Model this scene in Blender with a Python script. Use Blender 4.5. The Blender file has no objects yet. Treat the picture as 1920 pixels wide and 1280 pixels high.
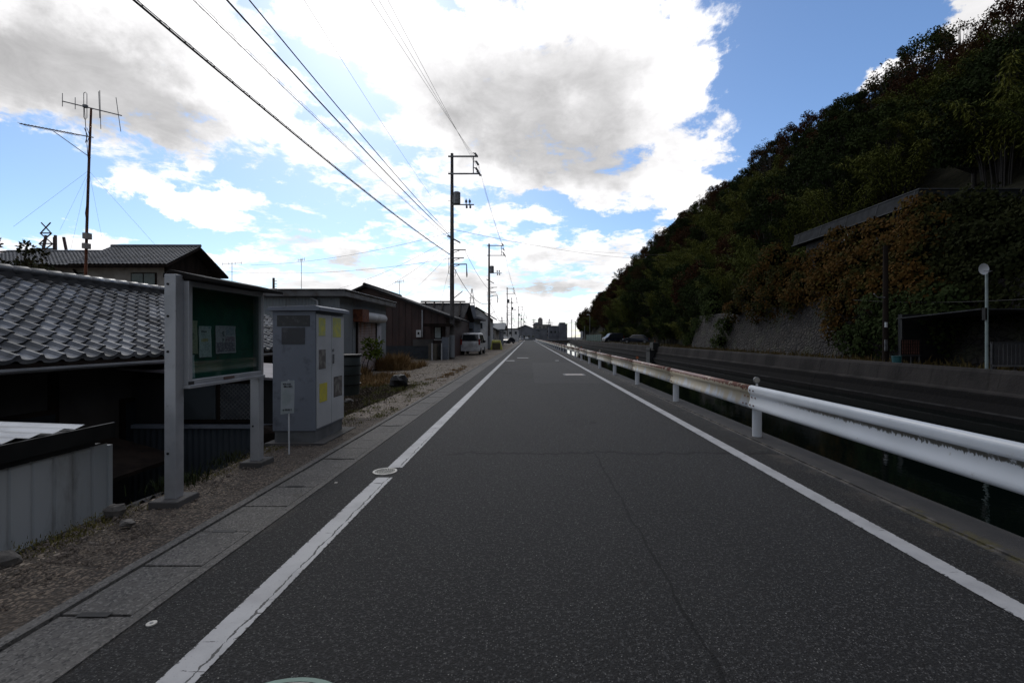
import bpy, math, random
from mathutils import Vector, Matrix
R = math.radians
random.seed(7)
sc = bpy.context.scene
COL = sc.collection
FPX = 860.0                       # focal length in photo pixels (1920 wide)

# ------------------------------------------------------------------ camera
cd = bpy.data.cameras.new("camera"); cam = bpy.data.objects.new("camera", cd); COL.objects.link(cam)
cam.location = (0, 0, 1.5); cam.rotation_euler = (R(90), 0, 0)
cd.sensor_width = 36.0; cd.lens = 36.0 * FPX / 1920.0
cd.shift_x = -30 / 1920.0; cd.shift_y = -8 / 1920.0
cd.clip_start = 0.05; cd.clip_end = 6000
sc.camera = cam
sc.view_settings.view_transform = 'Standard'; sc.view_settings.look = 'None'
sc.view_settings.exposure = 0.0; sc.view_settings.gamma = 1.0

# ------------------------------------------------------------------ world: Nishita sky under broken cloud
SUN_AZ, SUN_EL = R(-20), R(38)
w = bpy.data.worlds.new("World"); sc.world = w; w.use_nodes = True
NT = w.node_tree; NT.nodes.clear()
def wn(t, **k):
    n = NT.nodes.new(t)
    for a, b in k.items(): setattr(n, a, b)
    return n
def wl(a, b): NT.links.new(a, b)
def M_(op, a, b=None, c=None, clamp=False, nt=None):
    nt = nt or NT
    n = nt.nodes.new('ShaderNodeMath'); n.operation = op; n.use_clamp = clamp
    for i, v in enumerate((a, b, c)):
        if v is None: continue
        if isinstance(v, (int, float)): n.inputs[i].default_value = v
        else: nt.links.new(v, n.inputs[i])
    return n.outputs[0]
def SS(v, lo, hi, nt=None, a=0.0, b=1.0):
    nt = nt or NT
    n = nt.nodes.new('ShaderNodeMapRange'); n.interpolation_type = 'SMOOTHSTEP'
    nt.links.new(v, n.inputs[0]); n.inputs[1].default_value = lo; n.inputs[2].default_value = hi
    n.inputs[3].default_value = a; n.inputs[4].default_value = b
    return n.outputs[0]
tc = wn('ShaderNodeTexCoord'); sep = wn('ShaderNodeSeparateXYZ'); wl(tc.outputs['Generated'], sep.inputs[0])
dx, dy, dz = sep.outputs
AZ = M_('ARCTAN2', dx, dy); EL = M_('ARCSINE', dz)
den = M_('MAXIMUM', M_('ADD', dz, 0.16), 0.05)
comb = wn('ShaderNodeCombineXYZ'); wl(M_('DIVIDE', dx, den), comb.inputs[0]); wl(M_('DIVIDE', dy, den), comb.inputs[1])
def wnoise(scale, detail, rough, dist=0.0, off=(0, 0, 0)):
    m = wn('ShaderNodeMapping'); wl(comb.outputs[0], m.inputs[0]); m.inputs['Location'].default_value = off
    n = wn('ShaderNodeTexNoise'); wl(m.outputs[0], n.inputs['Vector'])
    n.inputs['Scale'].default_value = scale; n.inputs['Detail'].default_value = detail
    n.inputs['Roughness'].default_value = rough; n.inputs['Distortion'].default_value = dist
    return n.outputs[0]
n1 = wnoise(2.1, 9, 0.62, 0.25, (3.1, 1.7, 0)); n2 = wnoise(1.9, 9, 0.6, 0.15, (7.7, 2.2, 4))
n3 = wnoise(6.0, 9, 0.68, 0.4, (1.2, 9.1, 2))
wq = wn('ShaderNodeTexNoise'); wl(tc.outputs['Generated'], wq.inputs['Vector']); wq.inputs['Scale'].default_value = 5.5; wq.inputs['Detail'].default_value = 8; wq.inputs['Roughness'].default_value = .62
wqs = wn('ShaderNodeSeparateColor'); wl(wq.outputs['Color'], wqs.inputs[0])
AZ = M_('ADD', AZ, M_('MULTIPLY', M_('SUBTRACT', wqs.outputs[0], .5), .30)); EL = M_('ADD', EL, M_('MULTIPLY', M_('SUBTRACT', wqs.outputs[1], .5), .22))
def blobs(lst):
    tot = None
    for (px, py, rx, ry, wgt) in lst:
        u = (px - 990) / FPX; v = (632 - py) / FPX
        a0 = math.atan(u); e0 = math.atan(v * math.cos(a0))
        ra = rx / FPX / (1 + u * u); re = ry / FPX * math.cos(a0) / (1 + v * v * .8)
        d = M_('ADD', M_('POWER', M_('ABSOLUTE', M_('DIVIDE', M_('SUBTRACT', AZ, a0), ra)), 2.0),
               M_('POWER', M_('ABSOLUTE', M_('DIVIDE', M_('SUBTRACT', EL, e0), re)), 2.0))
        g = M_('MULTIPLY', M_('EXPONENT', M_('MULTIPLY', d, -1.0)), wgt)
        tot = g if tot is None else M_('ADD', tot, g)
    return tot
cover = blobs([
    (1480, 170, 150, 260, -1.15), (1640, 40, 130, 90, -.8), (1500, 380, 90, 120, -.5), (1215, 262, 55, 26, -.5),
    (90, 360, 180, 62, -1.0), (430, 338, 170, 28, -.75), (320, 425, 190, 30, -.75), (0, 290, 80, 45, -.8),
    (640, 150, 60, 60, -.55), (690, 215, 70, 60, -.75), (770, 300, 70, 34, -.8), (560, 120, 40, 40, -.35), (480, 5, 30, 26, -.6),
    (835, 5, 40, 22, -.8), (650, 400, 100, 26, -.65), (900, 372, 60, 20, -.35), (990, 385, 50, 16, -.5), (1110, 395, 130, 20, -.6),
    (1200, 350, 60, 20, -.1), (720, 500, 160, 16, -.3), (1000, 455, 160, 14, -.3), (400, 500, 120, 14, -.3),
    (1640, 145, 70, 36, .95), (1810, 30, 70, 50, 1.3), (1545, 25, 70, 26, .55), (1290, 100, 70, 120, .5), (1290, 330, 70, 70, .55),
    (150, 130, 330, 130, .7), (950, 180, 260, 160, .55), (300, 370, 200, 22, .5), (700, 60, 160, 60, .25), (1370, 335, 60, 20, .3), (900, 575, 1100, 60, .18), (1090, 25, 90, 45, .6)])
D = M_('ADD', M_('ADD', cover, 0.27), M_('ADD', M_('MULTIPLY', M_('SUBTRACT', n1, .5), 3.0), M_('MULTIPLY', M_('SUBTRACT', n3, .5), 1.7)))
alpha = SS(D, -.05, 0.38)
grey = blobs([
    (90, 150, 260, 95, 1.0), (290, 220, 170, 75, .8), (30, 60, 200, 90, .5), (915, 190, 140, 115, 1.0), (1110, 140, 140, 115, .95), (1060, 300, 160, 70, .85),
    (870, 215, 60, 40, .3), (1180, 290, 60, 40, .1), (640, 490, 110, 18, .5), (560, 452, 90, 14, .4), (800, 540, 300, 25, .45), (1100, 540, 120, 25, .4), (500, 60, 90, 60, .2), (1290, 310, 30, 40, .3), (960, 500, 130, 20, .3), (350, 378, 120, 12, .35),
    (760, 100, 120, 50, .15), (450, 130, 60, 60, -.3), (1010, 60, 50, 30, -.5), (1080, 200, 30, 30, -.4), (1760, 60, 60, 50, .1), (900, 330, 60, 30, -.3)])
G = SS(M_('ADD', grey, M_('MULTIPLY', M_('SUBTRACT', n2, .48), 2.5)), -0.25, 1.30)
# brighter towards the hidden sun
sunv = Vector((math.sin(SUN_AZ) * math.cos(SUN_EL), math.cos(SUN_AZ) * math.cos(SUN_EL), math.sin(SUN_EL)))
dot = M_('ADD', M_('ADD', M_('MULTIPLY', dx, sunv.x), M_('MULTIPLY', dy, sunv.y)), M_('MULTIPLY', dz, sunv.z))
near = SS(dot, 0.0, 1.0)
wb = M_('ADD', M_('MULTIPLY', near, .98), 0.40)          # lit cloud brightness
gb = M_('MULTIPLY', M_('ADD', M_('MULTIPLY', near, 0.50), 0.15), M_('ADD', .55, M_('MULTIPLY', n3, .78)))          # cloud underside brightness
cb = M_('ADD', M_('MULTIPLY', wb, M_('SUBTRACT', 1.0, G)), M_('MULTIPLY', gb, G))
cc = wn('ShaderNodeVectorMath', operation='SCALE'); cc.inputs[0].default_value = (1.0, 0.99, 1.0); wl(cb, cc.inputs['Scale'])
sky = wn('ShaderNodeTexSky', sky_type='NISHITA'); sky.sun_disc = False
sky.sun_elevation = SUN_EL; sky.sun_rotation = SUN_AZ; sky.air_density = 1.0; sky.dust_density = 0.6; sky.ozone_density = 2.0
sb = wn('ShaderNodeBackground'); tn = wn('ShaderNodeVectorMath', operation='MULTIPLY'); wl(sky.outputs[0], tn.inputs[0]); tn.inputs[1].default_value = (.82, .97, 1.14); wl(tn.outputs[0], sb.inputs[0]); wl(M_('MULTIPLY', M_('ADD', M_('MULTIPLY', M_('POWER', near, 2.0), -.030), .142), SS(dot, -.5, .5, None, .5, 1.0)), sb.inputs[1])
cbk = wn('ShaderNodeBackground'); wl(cc.outputs[0], cbk.inputs[0]); cbk.inputs[1].default_value = 1.0
mx = wn('ShaderNodeMixShader'); wl(alpha, mx.inputs[0]); wl(sb.outputs[0], mx.inputs[1]); wl(cbk.outputs[0], mx.inputs[2])
wo = wn('ShaderNodeOutputWorld'); wl(mx.outputs[0], wo.inputs[0])
w.cycles.sampling_method = 'MANUAL'; w.cycles.sample_map_resolution = 1024

# ------------------------------------------------------------------ sun behind thin cloud
sl = bpy.data.lights.new("sun", 'SUN'); sl.energy = 0.5; sl.angle = R(10); sl.color = (1.0, 0.95, 0.87)
so = bpy.data.objects.new("sun", sl); COL.objects.link(so)
so.rotation_euler = (-sunv).to_track_quat('-Z', 'Y').to_euler(); so.location = (0, 0, 60)

# ------------------------------------------------------------------ helpers
def tag(o, label=None, cat=None, group=None, kind=None):
    if label: o['label'] = label
    if cat: o['category'] = cat
    if group: o['group'] = group
    if kind: o['kind'] = kind
    return o
def thing(name, label, cat, loc=(0, 0, 0), group=None):
    o = bpy.data.objects.new(name, None); o.empty_display_size = .2; COL.objects.link(o); o.location = loc
    return tag(o, label, cat, group)
def rootloc(o):
    v = Vector((0, 0, 0))
    while o is not None: v += o.location; o = o.parent
    return v
class MB:
    def __init__(s): s.v = []; s.f = []; s.m = []; s.sm = []
    def add(s, vs, fs, mi=0, smooth=False):
        b = len(s.v); s.v += [tuple(p) for p in vs]
        for f in fs: s.f.append([b + i for i in f]); s.m.append(mi); s.sm.append(smooth)
        return s
    def box(s, x0, x1, y0, y1, z0, z1, mi=0):
        return s.add([(x0, y0, z0), (x1, y0, z0), (x1, y1, z0), (x0, y1, z0), (x0, y0, z1), (x1, y0, z1), (x1, y1, z1), (x0, y1, z1)],
                     [(0, 3, 2, 1), (4, 5, 6, 7), (0, 1, 5, 4), (1, 2, 6, 5), (2, 3, 7, 6), (3, 0, 4, 7)], mi)
    def bar(s, a, b, wd, ht=None, mi=0, up=(0, 0, 1)):
        a = Vector(a); b = Vector(b); ht = ht or wd; d = (b - a).normalized(); u = Vector(up)
        if abs(d.dot(u)) > .98: u = Vector((0, 1, 0))
        x = d.cross(u).normalized() * wd / 2; z = x.cross(d).normalized() * ht / 2
        vs = [a - x - z, a + x - z, a + x + z, a - x + z, b - x - z, b + x - z, b + x + z, b - x + z]
        return s.add(vs, [(0, 1, 2, 3), (7, 6, 5, 4), (0, 4, 5, 1), (1, 5, 6, 2), (2, 6, 7, 3), (3, 7, 4, 0)], mi)
    def tube(s, pts, rad, n=8, mi=0, cap=True, smooth=True):
        pts = [Vector(p) for p in pts]; k = len(pts)
        rs = rad if isinstance(rad, (list, tuple)) else [rad] * k
        vs = []; pu = None
        for i, p in enumerate(pts):
            d = (pts[min(i + 1, k - 1)] - pts[max(i - 1, 0)]).normalized()
            u = Vector((0, 0, 1)) if abs(d.z) < .95 else Vector((1, 0, 0))
            if pu is not None: u = pu
            x = d.cross(u)
            if x.length < 1e-4: x = d.cross(Vector((0, 1, 0)))
            x.normalize(); y = x.cross(d).normalized(); pu = y
            for j in range(n):
                a = 2 * math.pi * j / n; vs.append(p + (x * math.cos(a) + y * math.sin(a)) * rs[i])
        fs = [(i * n + j, i * n + (j + 1) % n, (i + 1) * n + (j + 1) % n, (i + 1) * n + j) for i in range(k - 1) for j in range(n)]
        s.add(vs, fs, mi, smooth)
        if cap: s.add(vs[:n], [tuple(range(n - 1, -1, -1))], mi); s.add(vs[-n:], [tuple(range(n))], mi)
        return s
    def prism(s, poly, axis, a, b, mi=0):     # polygon in the other two axes, extruded along axis
        def P(u, v, t): return {'x': (t, u, v), 'y': (u, t, v), 'z': (u, v, t)}[axis]
        n = len(poly); vs = [P(u, v, a) for u, v in poly] + [P(u, v, b) for u, v in poly]
        return s.add(vs, [tuple(range(n)), tuple(range(2 * n - 1, n - 1, -1))] + [(i, n + i, n + (i + 1) % n, (i + 1) % n) for i in range(n)], mi)
    def disc(s, c, nrm, r, th, n=24, mi=0):
        c = Vector(c); nrm = Vector(nrm).normalized()
        return s.tube([c - nrm * th / 2, c + nrm * th / 2], r, n, mi, True, False)
    def ball(s, c, r, n=10, mi=0, sq=(1, 1, 1), jit=0.0, rng=random):
        c = Vector(c); vs = [c + Vector((0, 0, r * sq[2]))]; m = n // 2
        for i in range(1, m):
            t = math.pi * i / m
            for j in range(n):
                a = 2 * math.pi * j / n; q = 1 + rng.uniform(-jit, jit)
                vs.append(c + Vector((math.sin(t) * math.cos(a) * r * sq[0] * q, math.sin(t) * math.sin(a) * r * sq[1] * q, math.cos(t) * r * sq[2] * q)))
        vs.append(c - Vector((0, 0, r * sq[2]))); L = len(vs) - 1
        fs = [(0, 1 + j, 1 + (j + 1) % n) for j in range(n)]
        for i in range(m - 2):
            for j in range(n): fs.append((1 + i * n + j, 1 + (i + 1) * n + j, 1 + (i + 1) * n + (j + 1) % n, 1 + i * n + (j + 1) % n))
        b = 1 + (m - 2) * n
        fs += [(b + j, L, b + (j + 1) % n) for j in range(n)]
        return s.add(vs, fs, mi, jit < .08)
    def build(s, name, mats, parent=None, bevel=0.0, fix=True):
        me = bpy.data.meshes.new(name)
        off = rootloc(parent) if parent is not None else Vector((0, 0, 0))
        if off.length > 0: vs = [(x - off.x, y - off.y, z - off.z) for x, y, z in s.v]
        else: vs = s.v
        me.from_pydata(vs, [], s.f)
        if not isinstance(mats, (list, tuple)): mats = [mats]
        for m in mats: me.materials.append(m)
        me.polygons.foreach_set('material_index', s.m); me.polygons.foreach_set('use_smooth', s.sm)
        me.update()
        if fix and len(s.f) < 60000:
            import bmesh
            bm = bmesh.new(); bm.from_mesh(me); bmesh.ops.recalc_face_normals(bm, faces=bm.faces); bm.to_mesh(me); bm.free()
        o = bpy.data.objects.new(name, me); COL.objects.link(o)
        if parent is not None: o.parent = parent
        if bevel:
            b = o.modifiers.new('bevel', 'BEVEL'); b.width = bevel; b.segments = 2; b.limit_method = 'ANGLE'; b.angle_limit = R(40)
        return o
def children(o): return [c for c in bpy.data.objects if c.parent is o]
def copy_tree(o, parent=None):
    c = o.copy(); COL.objects.link(c)
    if parent is not None: c.parent = parent
    for ch in children(o): copy_tree(ch, c)
    return c
def PT(px, py, X=None, Y=None):
    """world point on the photo ray through (px,py) at lateral distance X or depth Y"""
    if Y is None: Y = FPX * X / (px - 990.0)
    return Vector(((px - 990.0) / FPX * Y, Y, 1.5 + (632.0 - py) / FPX * Y))

# ------------------------------------------------------------------ materials
def newmat(name):
    m = bpy.data.materials.new(name); m.use_nodes = True
    nt = m.node_tree; return m, nt, nt.nodes['Principled BSDF']
def nd(nt, t, **k):
    n = nt.nodes.new(t)
    for a, b in k.items(): setattr(n, a, b)
    return n
def pos(nt, scale=(1, 1, 1), obj=False):
    if obj: src = nd(nt, 'ShaderNodeTexCoord').outputs['Object']
    else: src = nd(nt, 'ShaderNodeNewGeometry').outputs['Position']
    if scale == (1, 1, 1): return src
    m = nd(nt, 'ShaderNodeMapping'); m.inputs['Scale'].default_value = scale; nt.links.new(src, m.inputs[0]); return m.outputs[0]
def noise(nt, vec, scale, detail=4, rough=.55, dist=0):
    n = nd(nt, 'ShaderNodeTexNoise'); nt.links.new(vec, n.inputs['Vector'])
    n.inputs['Scale'].default_value = scale; n.inputs['Detail'].default_value = detail
    n.inputs['Roughness'].default_value = rough; n.inputs['Distortion'].default_value = dist
    return n.outputs[0]
def mixc(nt, f, a, b):
    n = nd(nt, 'ShaderNodeMix', data_type='RGBA')
    if isinstance(f, (int, float)): n.inputs[0].default_value = f
    else: nt.links.new(f, n.inputs[0])
    for i, c in ((6, a), (7, b)):
        if isinstance(c, (tuple, list)): n.inputs[i].default_value = (*c[:3], 1)
        else: nt.links.new(c, n.inputs[i])
    return n.outputs[2]
def bump(nt, bs, h, strength=.3, dist=.01):
    b = nd(nt, 'ShaderNodeBump'); nt.links.new(h, b.inputs['Height']); b.inputs['Strength'].default_value = strength
    b.inputs['Distance'].default_value = dist; nt.links.new(b.outputs[0], bs.inputs['Normal'])
def mat(name, c, rough=.6, metal=0, c2=None, ns=3.0, lo=.4, hi=.62, bmp=0, bscale=40, stretch=(1, 1, 1), dirt=None, dscale=1.2, dlo=.52, dhi=.72, bd=.01, spec=.5, obj=False):
    m, nt, bs = newmat(name)
    c2 = c2 or tuple(x * .72 for x in c)
    p = pos(nt, stretch, obj)
    col = mixc(nt, SS(noise(nt, p, ns, 6), lo, hi, nt), c, c2)
    if dirt: col = mixc(nt, SS(noise(nt, p, dscale, 8, .65), dlo, dhi, nt), col, dirt)
    nt.links.new(col, bs.inputs['Base Color'])
    bs.inputs['Roughness'].default_value = rough; bs.inputs['Metallic'].default_value = metal
    bs.inputs['Specular IOR Level'].default_value = spec
    if bmp: bump(nt, bs, noise(nt, p, bscale, 4), bmp, bd)
    return m
M = {}
M['conc'] = mat('concrete', (.22, .21, .195), .85, 0, (.14, .135, .125), 2.5, .35, .65, .35, 60, dirt=(.07, .068, .06), dscale=.8)
M['conc_dark'] = mat('weathered concrete', (.085, .08, .078), .85, 0, (.05, .048, .046), .9, .35, .65, .5, 30, dirt=(.03, .03, .026), dscale=.5, stretch=(1, 1, .45))
M['white_metal'] = mat('white painted steel', (.54, .56, .58), .38, .0, (.55, .56, .57), 6, dirt=(.36, .34, .3), dscale=9, dlo=.62, dhi=.8)
M['alu'] = mat('anodised aluminium', (.42, .43, .45), .42, .45, (.34, .35, .37), 3, dirt=(.2, .2, .2), dscale=14, dlo=.58, dhi=.85)
M['cab_blue'] = mat('blue grey painted steel', (.175, .195, .235), .6, 0, (.155, .175, .21), 1.3, dirt=(.09, .10, .125), dscale=5)
M['cab_door'] = mat('pale grey painted steel', (.43, .445, .46), .5, 0, (.38, .395, .41), 2, dirt=(.25, .25, .25), dscale=7, dlo=.6, dhi=.85)
M['dark'] = mat('dark metal', (.02, .02, .022), .5, 0, (.012, .012, .013), 5)
M['black'] = mat('black plastic', (.008, .0085, .009), .5, 0, (.013, .013, .013), 4, spec=.25)
M['rubber'] = mat('rubber', (.015, .015, .015), .8)
M['pole'] = mat('pole concrete', (.10, .092, .09), .8, 0, (.06, .055, .055), 2, dirt=(.03, .028, .028), dscale=3)
M['galv'] = mat('galvanised steel', (.22, .225, .23), .5, .6, (.13, .13, .14), 8)
M['cable'] = mat('cable sheath', (.018, .018, .02), .6)
M['rust'] = mat('rusted steel', (.16, .05, .02), .85, 0, (.07, .022, .012), 8, bmp=.4, bscale=60)
M['tin_grey'] = mat('grey painted tin', (.25, .275, .295), .55, .1, (.20, .22, .24), 1.2, .35, .65, dirt=(.1, .09, .08), dscale=1.5, stretch=(1, 1, .3))
M['tin_brown'] = mat('brown painted tin', (.055, .028, .024), .65, 0, (.035, .018, .016), 2, dirt=(.02, .012, .01), dscale=1.2, stretch=(1, 1, .3))
M['fascia'] = mat('roof fascia metal', (.14, .14, .145), .5, .2, (.10, .10, .105), 2, dirt=(.06, .04, .03), dscale=2)
M['plaster'] = mat('old plaster', (.30, .28, .255), .9, 0, (.24, .22, .20), 1.2, dirt=(.15, .14, .13), dscale=1.5)
M['plaster_white'] = mat('white render', (.55, .56, .57), .85, 0, (.46, .47, .48), .8, dirt=(.3, .3, .3))
M['plaster_blue'] = mat('blue grey render', (.17, .2, .25), .85, 0, (.14, .165, .2), .8)
M['wood'] = mat('dark weathered wood', (.022, .016, .013), .95, 0, (.012, .009, .008), 4, spec=.1, stretch=(1, 1, .15), bmp=.3)
M['far_grey'] = mat('distant grey render', (.20, .21, .235), .9, 0, (.15, .16, .18), .3)
M['far_tan'] = mat('distant tan render', (.30, .275, .255), .9, 0, (.22, .20, .19), .3)
M['far_dark'] = mat('distant dark wall', (.15, .16, .185), .9, 0, (.11, .115, .135), .4)
M['blue_roof'] = mat('blue grey sheet roof', (.05, .07, .095), .5, .2, (.04, .055, .075), 1)
M['soil'] = mat('dark damp soil', (.05, .042, .034), .95, 0, (.03, .026, .02), 3, bmp=.6, bscale=25)
M['moss'] = mat('moss', (.045, .05, .015), .95, 0, (.06, .045, .02), 12, bmp=.8, bscale=80)
M['rock'] = mat('rock', (.13, .12, .11), .85, 0, (.07, .065, .06), 8, bmp=.6, bscale=30)
M['yellow_net'] = mat('yellow net sheet', (.5, .5, .1), .8, 0, (.38, .38, .09), 6)
def glassy(name, c, rough=.05, alpha=1.0):
    m, nt, bs = newmat(name); bs.inputs['Base Color'].default_value = (*c, 1); bs.inputs['Roughness'].default_value = rough
    bs.inputs['Specular IOR Level'].default_value = .6
    if alpha < 1:
        tr = nd(nt, 'ShaderNodeBsdfTransparent'); gl = nd(nt, 'ShaderNodeBsdfGlossy'); gl.inputs['Roughness'].default_value = .03
        fr = nd(nt, 'ShaderNodeLayerWeight'); fr.inputs[0].default_value = .5
        mxs = nd(nt, 'ShaderNodeMixShader'); nt.links.new(M_('ADD', M_('MULTIPLY', M_('POWER', fr.outputs[1], 5.0, nt=nt), .9, nt=nt), .04, nt=nt), mxs.inputs[0]); nt.links.new(tr.outputs[0], mxs.inputs[1]); nt.links.new(gl.outputs[0], mxs.inputs[2])
        nt.links.new(mxs.outputs[0], nt.nodes['Material Output'].inputs[0]); tr.inputs[0].default_value = (*c, 1)
    return m
M['glass'] = glassy('dark window glass', (.02, .025, .03), .06)
M['pane'] = glassy('clear pane', (.72, .78, .76), .03, .2)

def asphalt():
    m, nt, bs = newmat('worn asphalt'); p = pos(nt)
    s = nd(nt, 'ShaderNodeSeparateXYZ'); nt.links.new(p, s.inputs[0]); X, Y, Z = s.outputs
    big = noise(nt, pos(nt, (1, .35, 1)), .9, 5)
    base = mixc(nt, SS(big, .3, .7, nt), (.0095, .0093, .0093), (.0155, .0152, .015))
    fine = noise(nt, p, 95, 3, .7)
    f2 = noise(nt, p, 42, 2, .6)
    base = mixc(nt, SS(fine, .40, .62, nt), mixc(nt, .72, base, (.003, .003, .0033)), base)
    base = mixc(nt, M_('MULTIPLY', SS(f2, .54, .64, nt), .7, nt=nt), base, (.05, .05, .05))
    v = nd(nt, 'ShaderNodeTexVoronoi'); nt.links.new(p, v.inputs['Vector']); v.inputs['Scale'].default_value = 95
    vs = nd(nt, 'ShaderNodeSeparateColor'); nt.links.new(v.outputs['Color'], vs.inputs[0])
    chip = M_('MULTIPLY', SS(vs.outputs[0], .72, .85, nt), SS(v.outputs['Distance'], .42, .25, nt), nt=nt)
    base = mixc(nt, M_('MULTIPLY', chip, .75, nt=nt), base, (.125, .123, .118))
    chip2 = M_('MULTIPLY', SS(vs.outputs[1], .988, .993, nt), SS(v.outputs['Distance'], .4, .25, nt), nt=nt)
    base = mixc(nt, chip2, base, (.24, .235, .22))
    # darker wheel tracks and later patches of surfacing
    pat = M_('MULTIPLY', SS(Y, 15.0, 15.05, nt), SS(Y, 27.05, 27.0, nt), nt=nt)
    pat = M_('MULTIPLY', pat, SS(X, .2, .24, nt), nt=nt)
    base = mixc(nt, M_('MULTIPLY', pat, .35, nt=nt), base, (.048, .047, .047))
    pat2 = M_('MULTIPLY', M_('MULTIPLY', SS(Y, 22.0, 22.05, nt), SS(Y, 25.05, 25.0, nt), nt=nt), SS(X, .2, .16, nt), nt=nt)
    base = mixc(nt, M_('MULTIPLY', pat2, .5, nt=nt), base, (.018, .018, .02))
    # cracks
    wob = M_('MULTIPLY', M_('SUBTRACT', noise(nt, pos(nt, (0, 1, 0)), 2.2, 6, .65), .5, nt=nt), .13, nt=nt)
    c1 = M_('ABSOLUTE', M_('SUBTRACT', M_('SUBTRACT', X, .86, nt=nt), wob, nt=nt), nt=nt)
    wid = SS(noise(nt, p, 6, 3), .3, .7, nt, .006, .014)
    k1 = M_('MULTIPLY', M_('LESS_THAN', c1, wid, nt=nt), M_('LESS_THAN', Y, 5.93, nt=nt), nt=nt)
    wob2 = M_('MULTIPLY', M_('SUBTRACT', noise(nt, pos(nt, (1, 0, 0)), 1.6, 6, .68), .5, nt=nt), .9, nt=nt)
    c2 = M_('ABSOLUTE', M_('SUBTRACT', M_('SUBTRACT', Y, 5.93, nt=nt), wob2, nt=nt), nt=nt)
    k2 = M_('LESS_THAN', c2, M_('MULTIPLY', wid, 4.2, nt=nt), nt=nt)
    k2 = M_('MULTIPLY', k2, SS(X, -1.2, -.8, nt), nt=nt)
    vc = nd(nt, 'ShaderNodeTexVoronoi', feature='DISTANCE_TO_EDGE'); vc.inputs['Scale'].default_value = .8
    dm = nd(nt, 'ShaderNodeVectorMath', operation='ADD'); nn = nd(nt, 'ShaderNodeTexNoise'); nt.links.new(p, nn.inputs['Vector']); nn.inputs['Scale'].default_value = 3
    sc_ = nd(nt, 'ShaderNodeVectorMath', operation='SCALE'); nt.links.new(nn.outputs['Color'], sc_.inputs[0]); sc_.inputs['Scale'].default_value = .5
    nt.links.new(p, dm.inputs[0]); nt.links.new(sc_.outputs[0], dm.inputs[1]); nt.links.new(dm.outputs[0], vc.inputs['Vector'])
    k3 = M_('MULTIPLY', M_('LESS_THAN', vc.outputs[0], .008, nt=nt), SS(noise(nt, p, .35, 3), .56, .62, nt), nt=nt)
    k3 = M_('MULTIPLY', k3, SS(Y, 6.2, 7.0, nt), nt=nt)
    k = M_('MAXIMUM', M_('MAXIMUM', k1, k2, nt=nt), M_('MULTIPLY', k3, .8, nt=nt), nt=nt)
    base = mixc(nt, k, base, (.002, .002, .002))
    # sandy dirt gathered along both edges
    edge = M_('MAXIMUM', SS(X, -1.95, -2.12, nt), SS(X, 2.95, 3.15, nt), nt=nt)
    base = mixc(nt, M_('MULTIPLY', M_('MULTIPLY', edge, SS(noise(nt, p, 2.2, 7, .7), .45, .66, nt), nt=nt), .5, nt=nt), base, (.085, .07, .055))
    nt.links.new(base, bs.inputs['Base Color'])
    bs.inputs['Roughness'].default_value = .8; bs.inputs['Specular IOR Level'].default_value = .3
    h = M_('ADD', M_('MULTIPLY', fine, .6, nt=nt), M_('MULTIPLY', v.outputs['Distance'], -.6, nt=nt), nt=nt)
    h = M_('SUBTRACT', h, M_('MULTIPLY', k, 2.5, nt=nt), nt=nt)
    bump(nt, bs, h, .8, .008)
    return m
M['asphalt'] = asphalt()

def paint():
    m, nt, bs = newmat('road line paint'); p = pos(nt)
    s = nd(nt, 'ShaderNodeSeparateXYZ'); nt.links.new(p, s.inputs[0]); X, Y, Z = s.outputs
    col = mixc(nt, SS(noise(nt, p, 3, 6), .35, .7, nt), (.40, .40, .405), (.30, .30, .305))
    wob = M_('MULTIPLY', M_('SUBTRACT', noise(nt, pos(nt, (0, 1, 0)), 5, 6, .7), .5, nt=nt), .09, nt=nt)
    c1 = M_('ABSOLUTE', M_('SUBTRACT', M_('SUBTRACT', X, -1.485, nt=nt), wob, nt=nt), nt=nt)
    k1 = M_('LESS_THAN', c1, SS(noise(nt, p, 9, 3), .3, .7, nt, .001, .009), nt=nt)
    k1 = M_('MULTIPLY', k1, SS(Y, 7.2, 6.4, nt), nt=nt)
    # short cross cracks and chipped edges
    q = pos(nt, (3.0, 22, 1)); k2 = M_('GREATER_THAN', noise(nt, q, 1.0, 5, .6), .665, nt=nt)
    ed = M_('MINIMUM', M_('ABSOLUTE', M_('SUBTRACT', M_('ABSOLUTE', M_('ADD', X, 1.53, nt=nt), nt=nt), .085, nt=nt), nt=nt),
            M_('ABSOLUTE', M_('SUBTRACT', M_('ABSOLUTE', M_('SUBTRACT', X, 2.70, nt=nt), nt=nt), .08, nt=nt), nt=nt), nt=nt)
    k3 = M_('LESS_THAN', ed, M_('MULTIPLY', M_('SUBTRACT', noise(nt, p, 26, 5, .7), .50, nt=nt), .11, nt=nt), nt=nt)
    k4 = M_('MULTIPLY', M_('GREATER_THAN', noise(nt, p, 11, 7, .75), .60, nt=nt), M_('MULTIPLY', SS(Y, 6.0, 6.8, nt), SS(Y, 9.5, 8.0, nt), nt=nt), nt=nt)
    k4 = M_('MULTIPLY', k4, M_('LESS_THAN', X, 0.0, nt=nt), nt=nt)
    k = M_('MAXIMUM', M_('MAXIMUM', k1, k2, nt=nt), M_('MAXIMUM', k3, k4, nt=nt), nt=nt)
    col = mixc(nt, SS(noise(nt, p, 70, 3, .8), .60, .74, nt), col, (.22, .22, .22))
    col = mixc(nt, k, col, (.035, .035, .036))
    nt.links.new(col, bs.inputs['Base Color']); bs.inputs['Roughness'].default_value = .6
    bump(nt, bs, noise(nt, p, 90, 3), .3, .004)
    return m
M['paint'] = paint()

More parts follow.
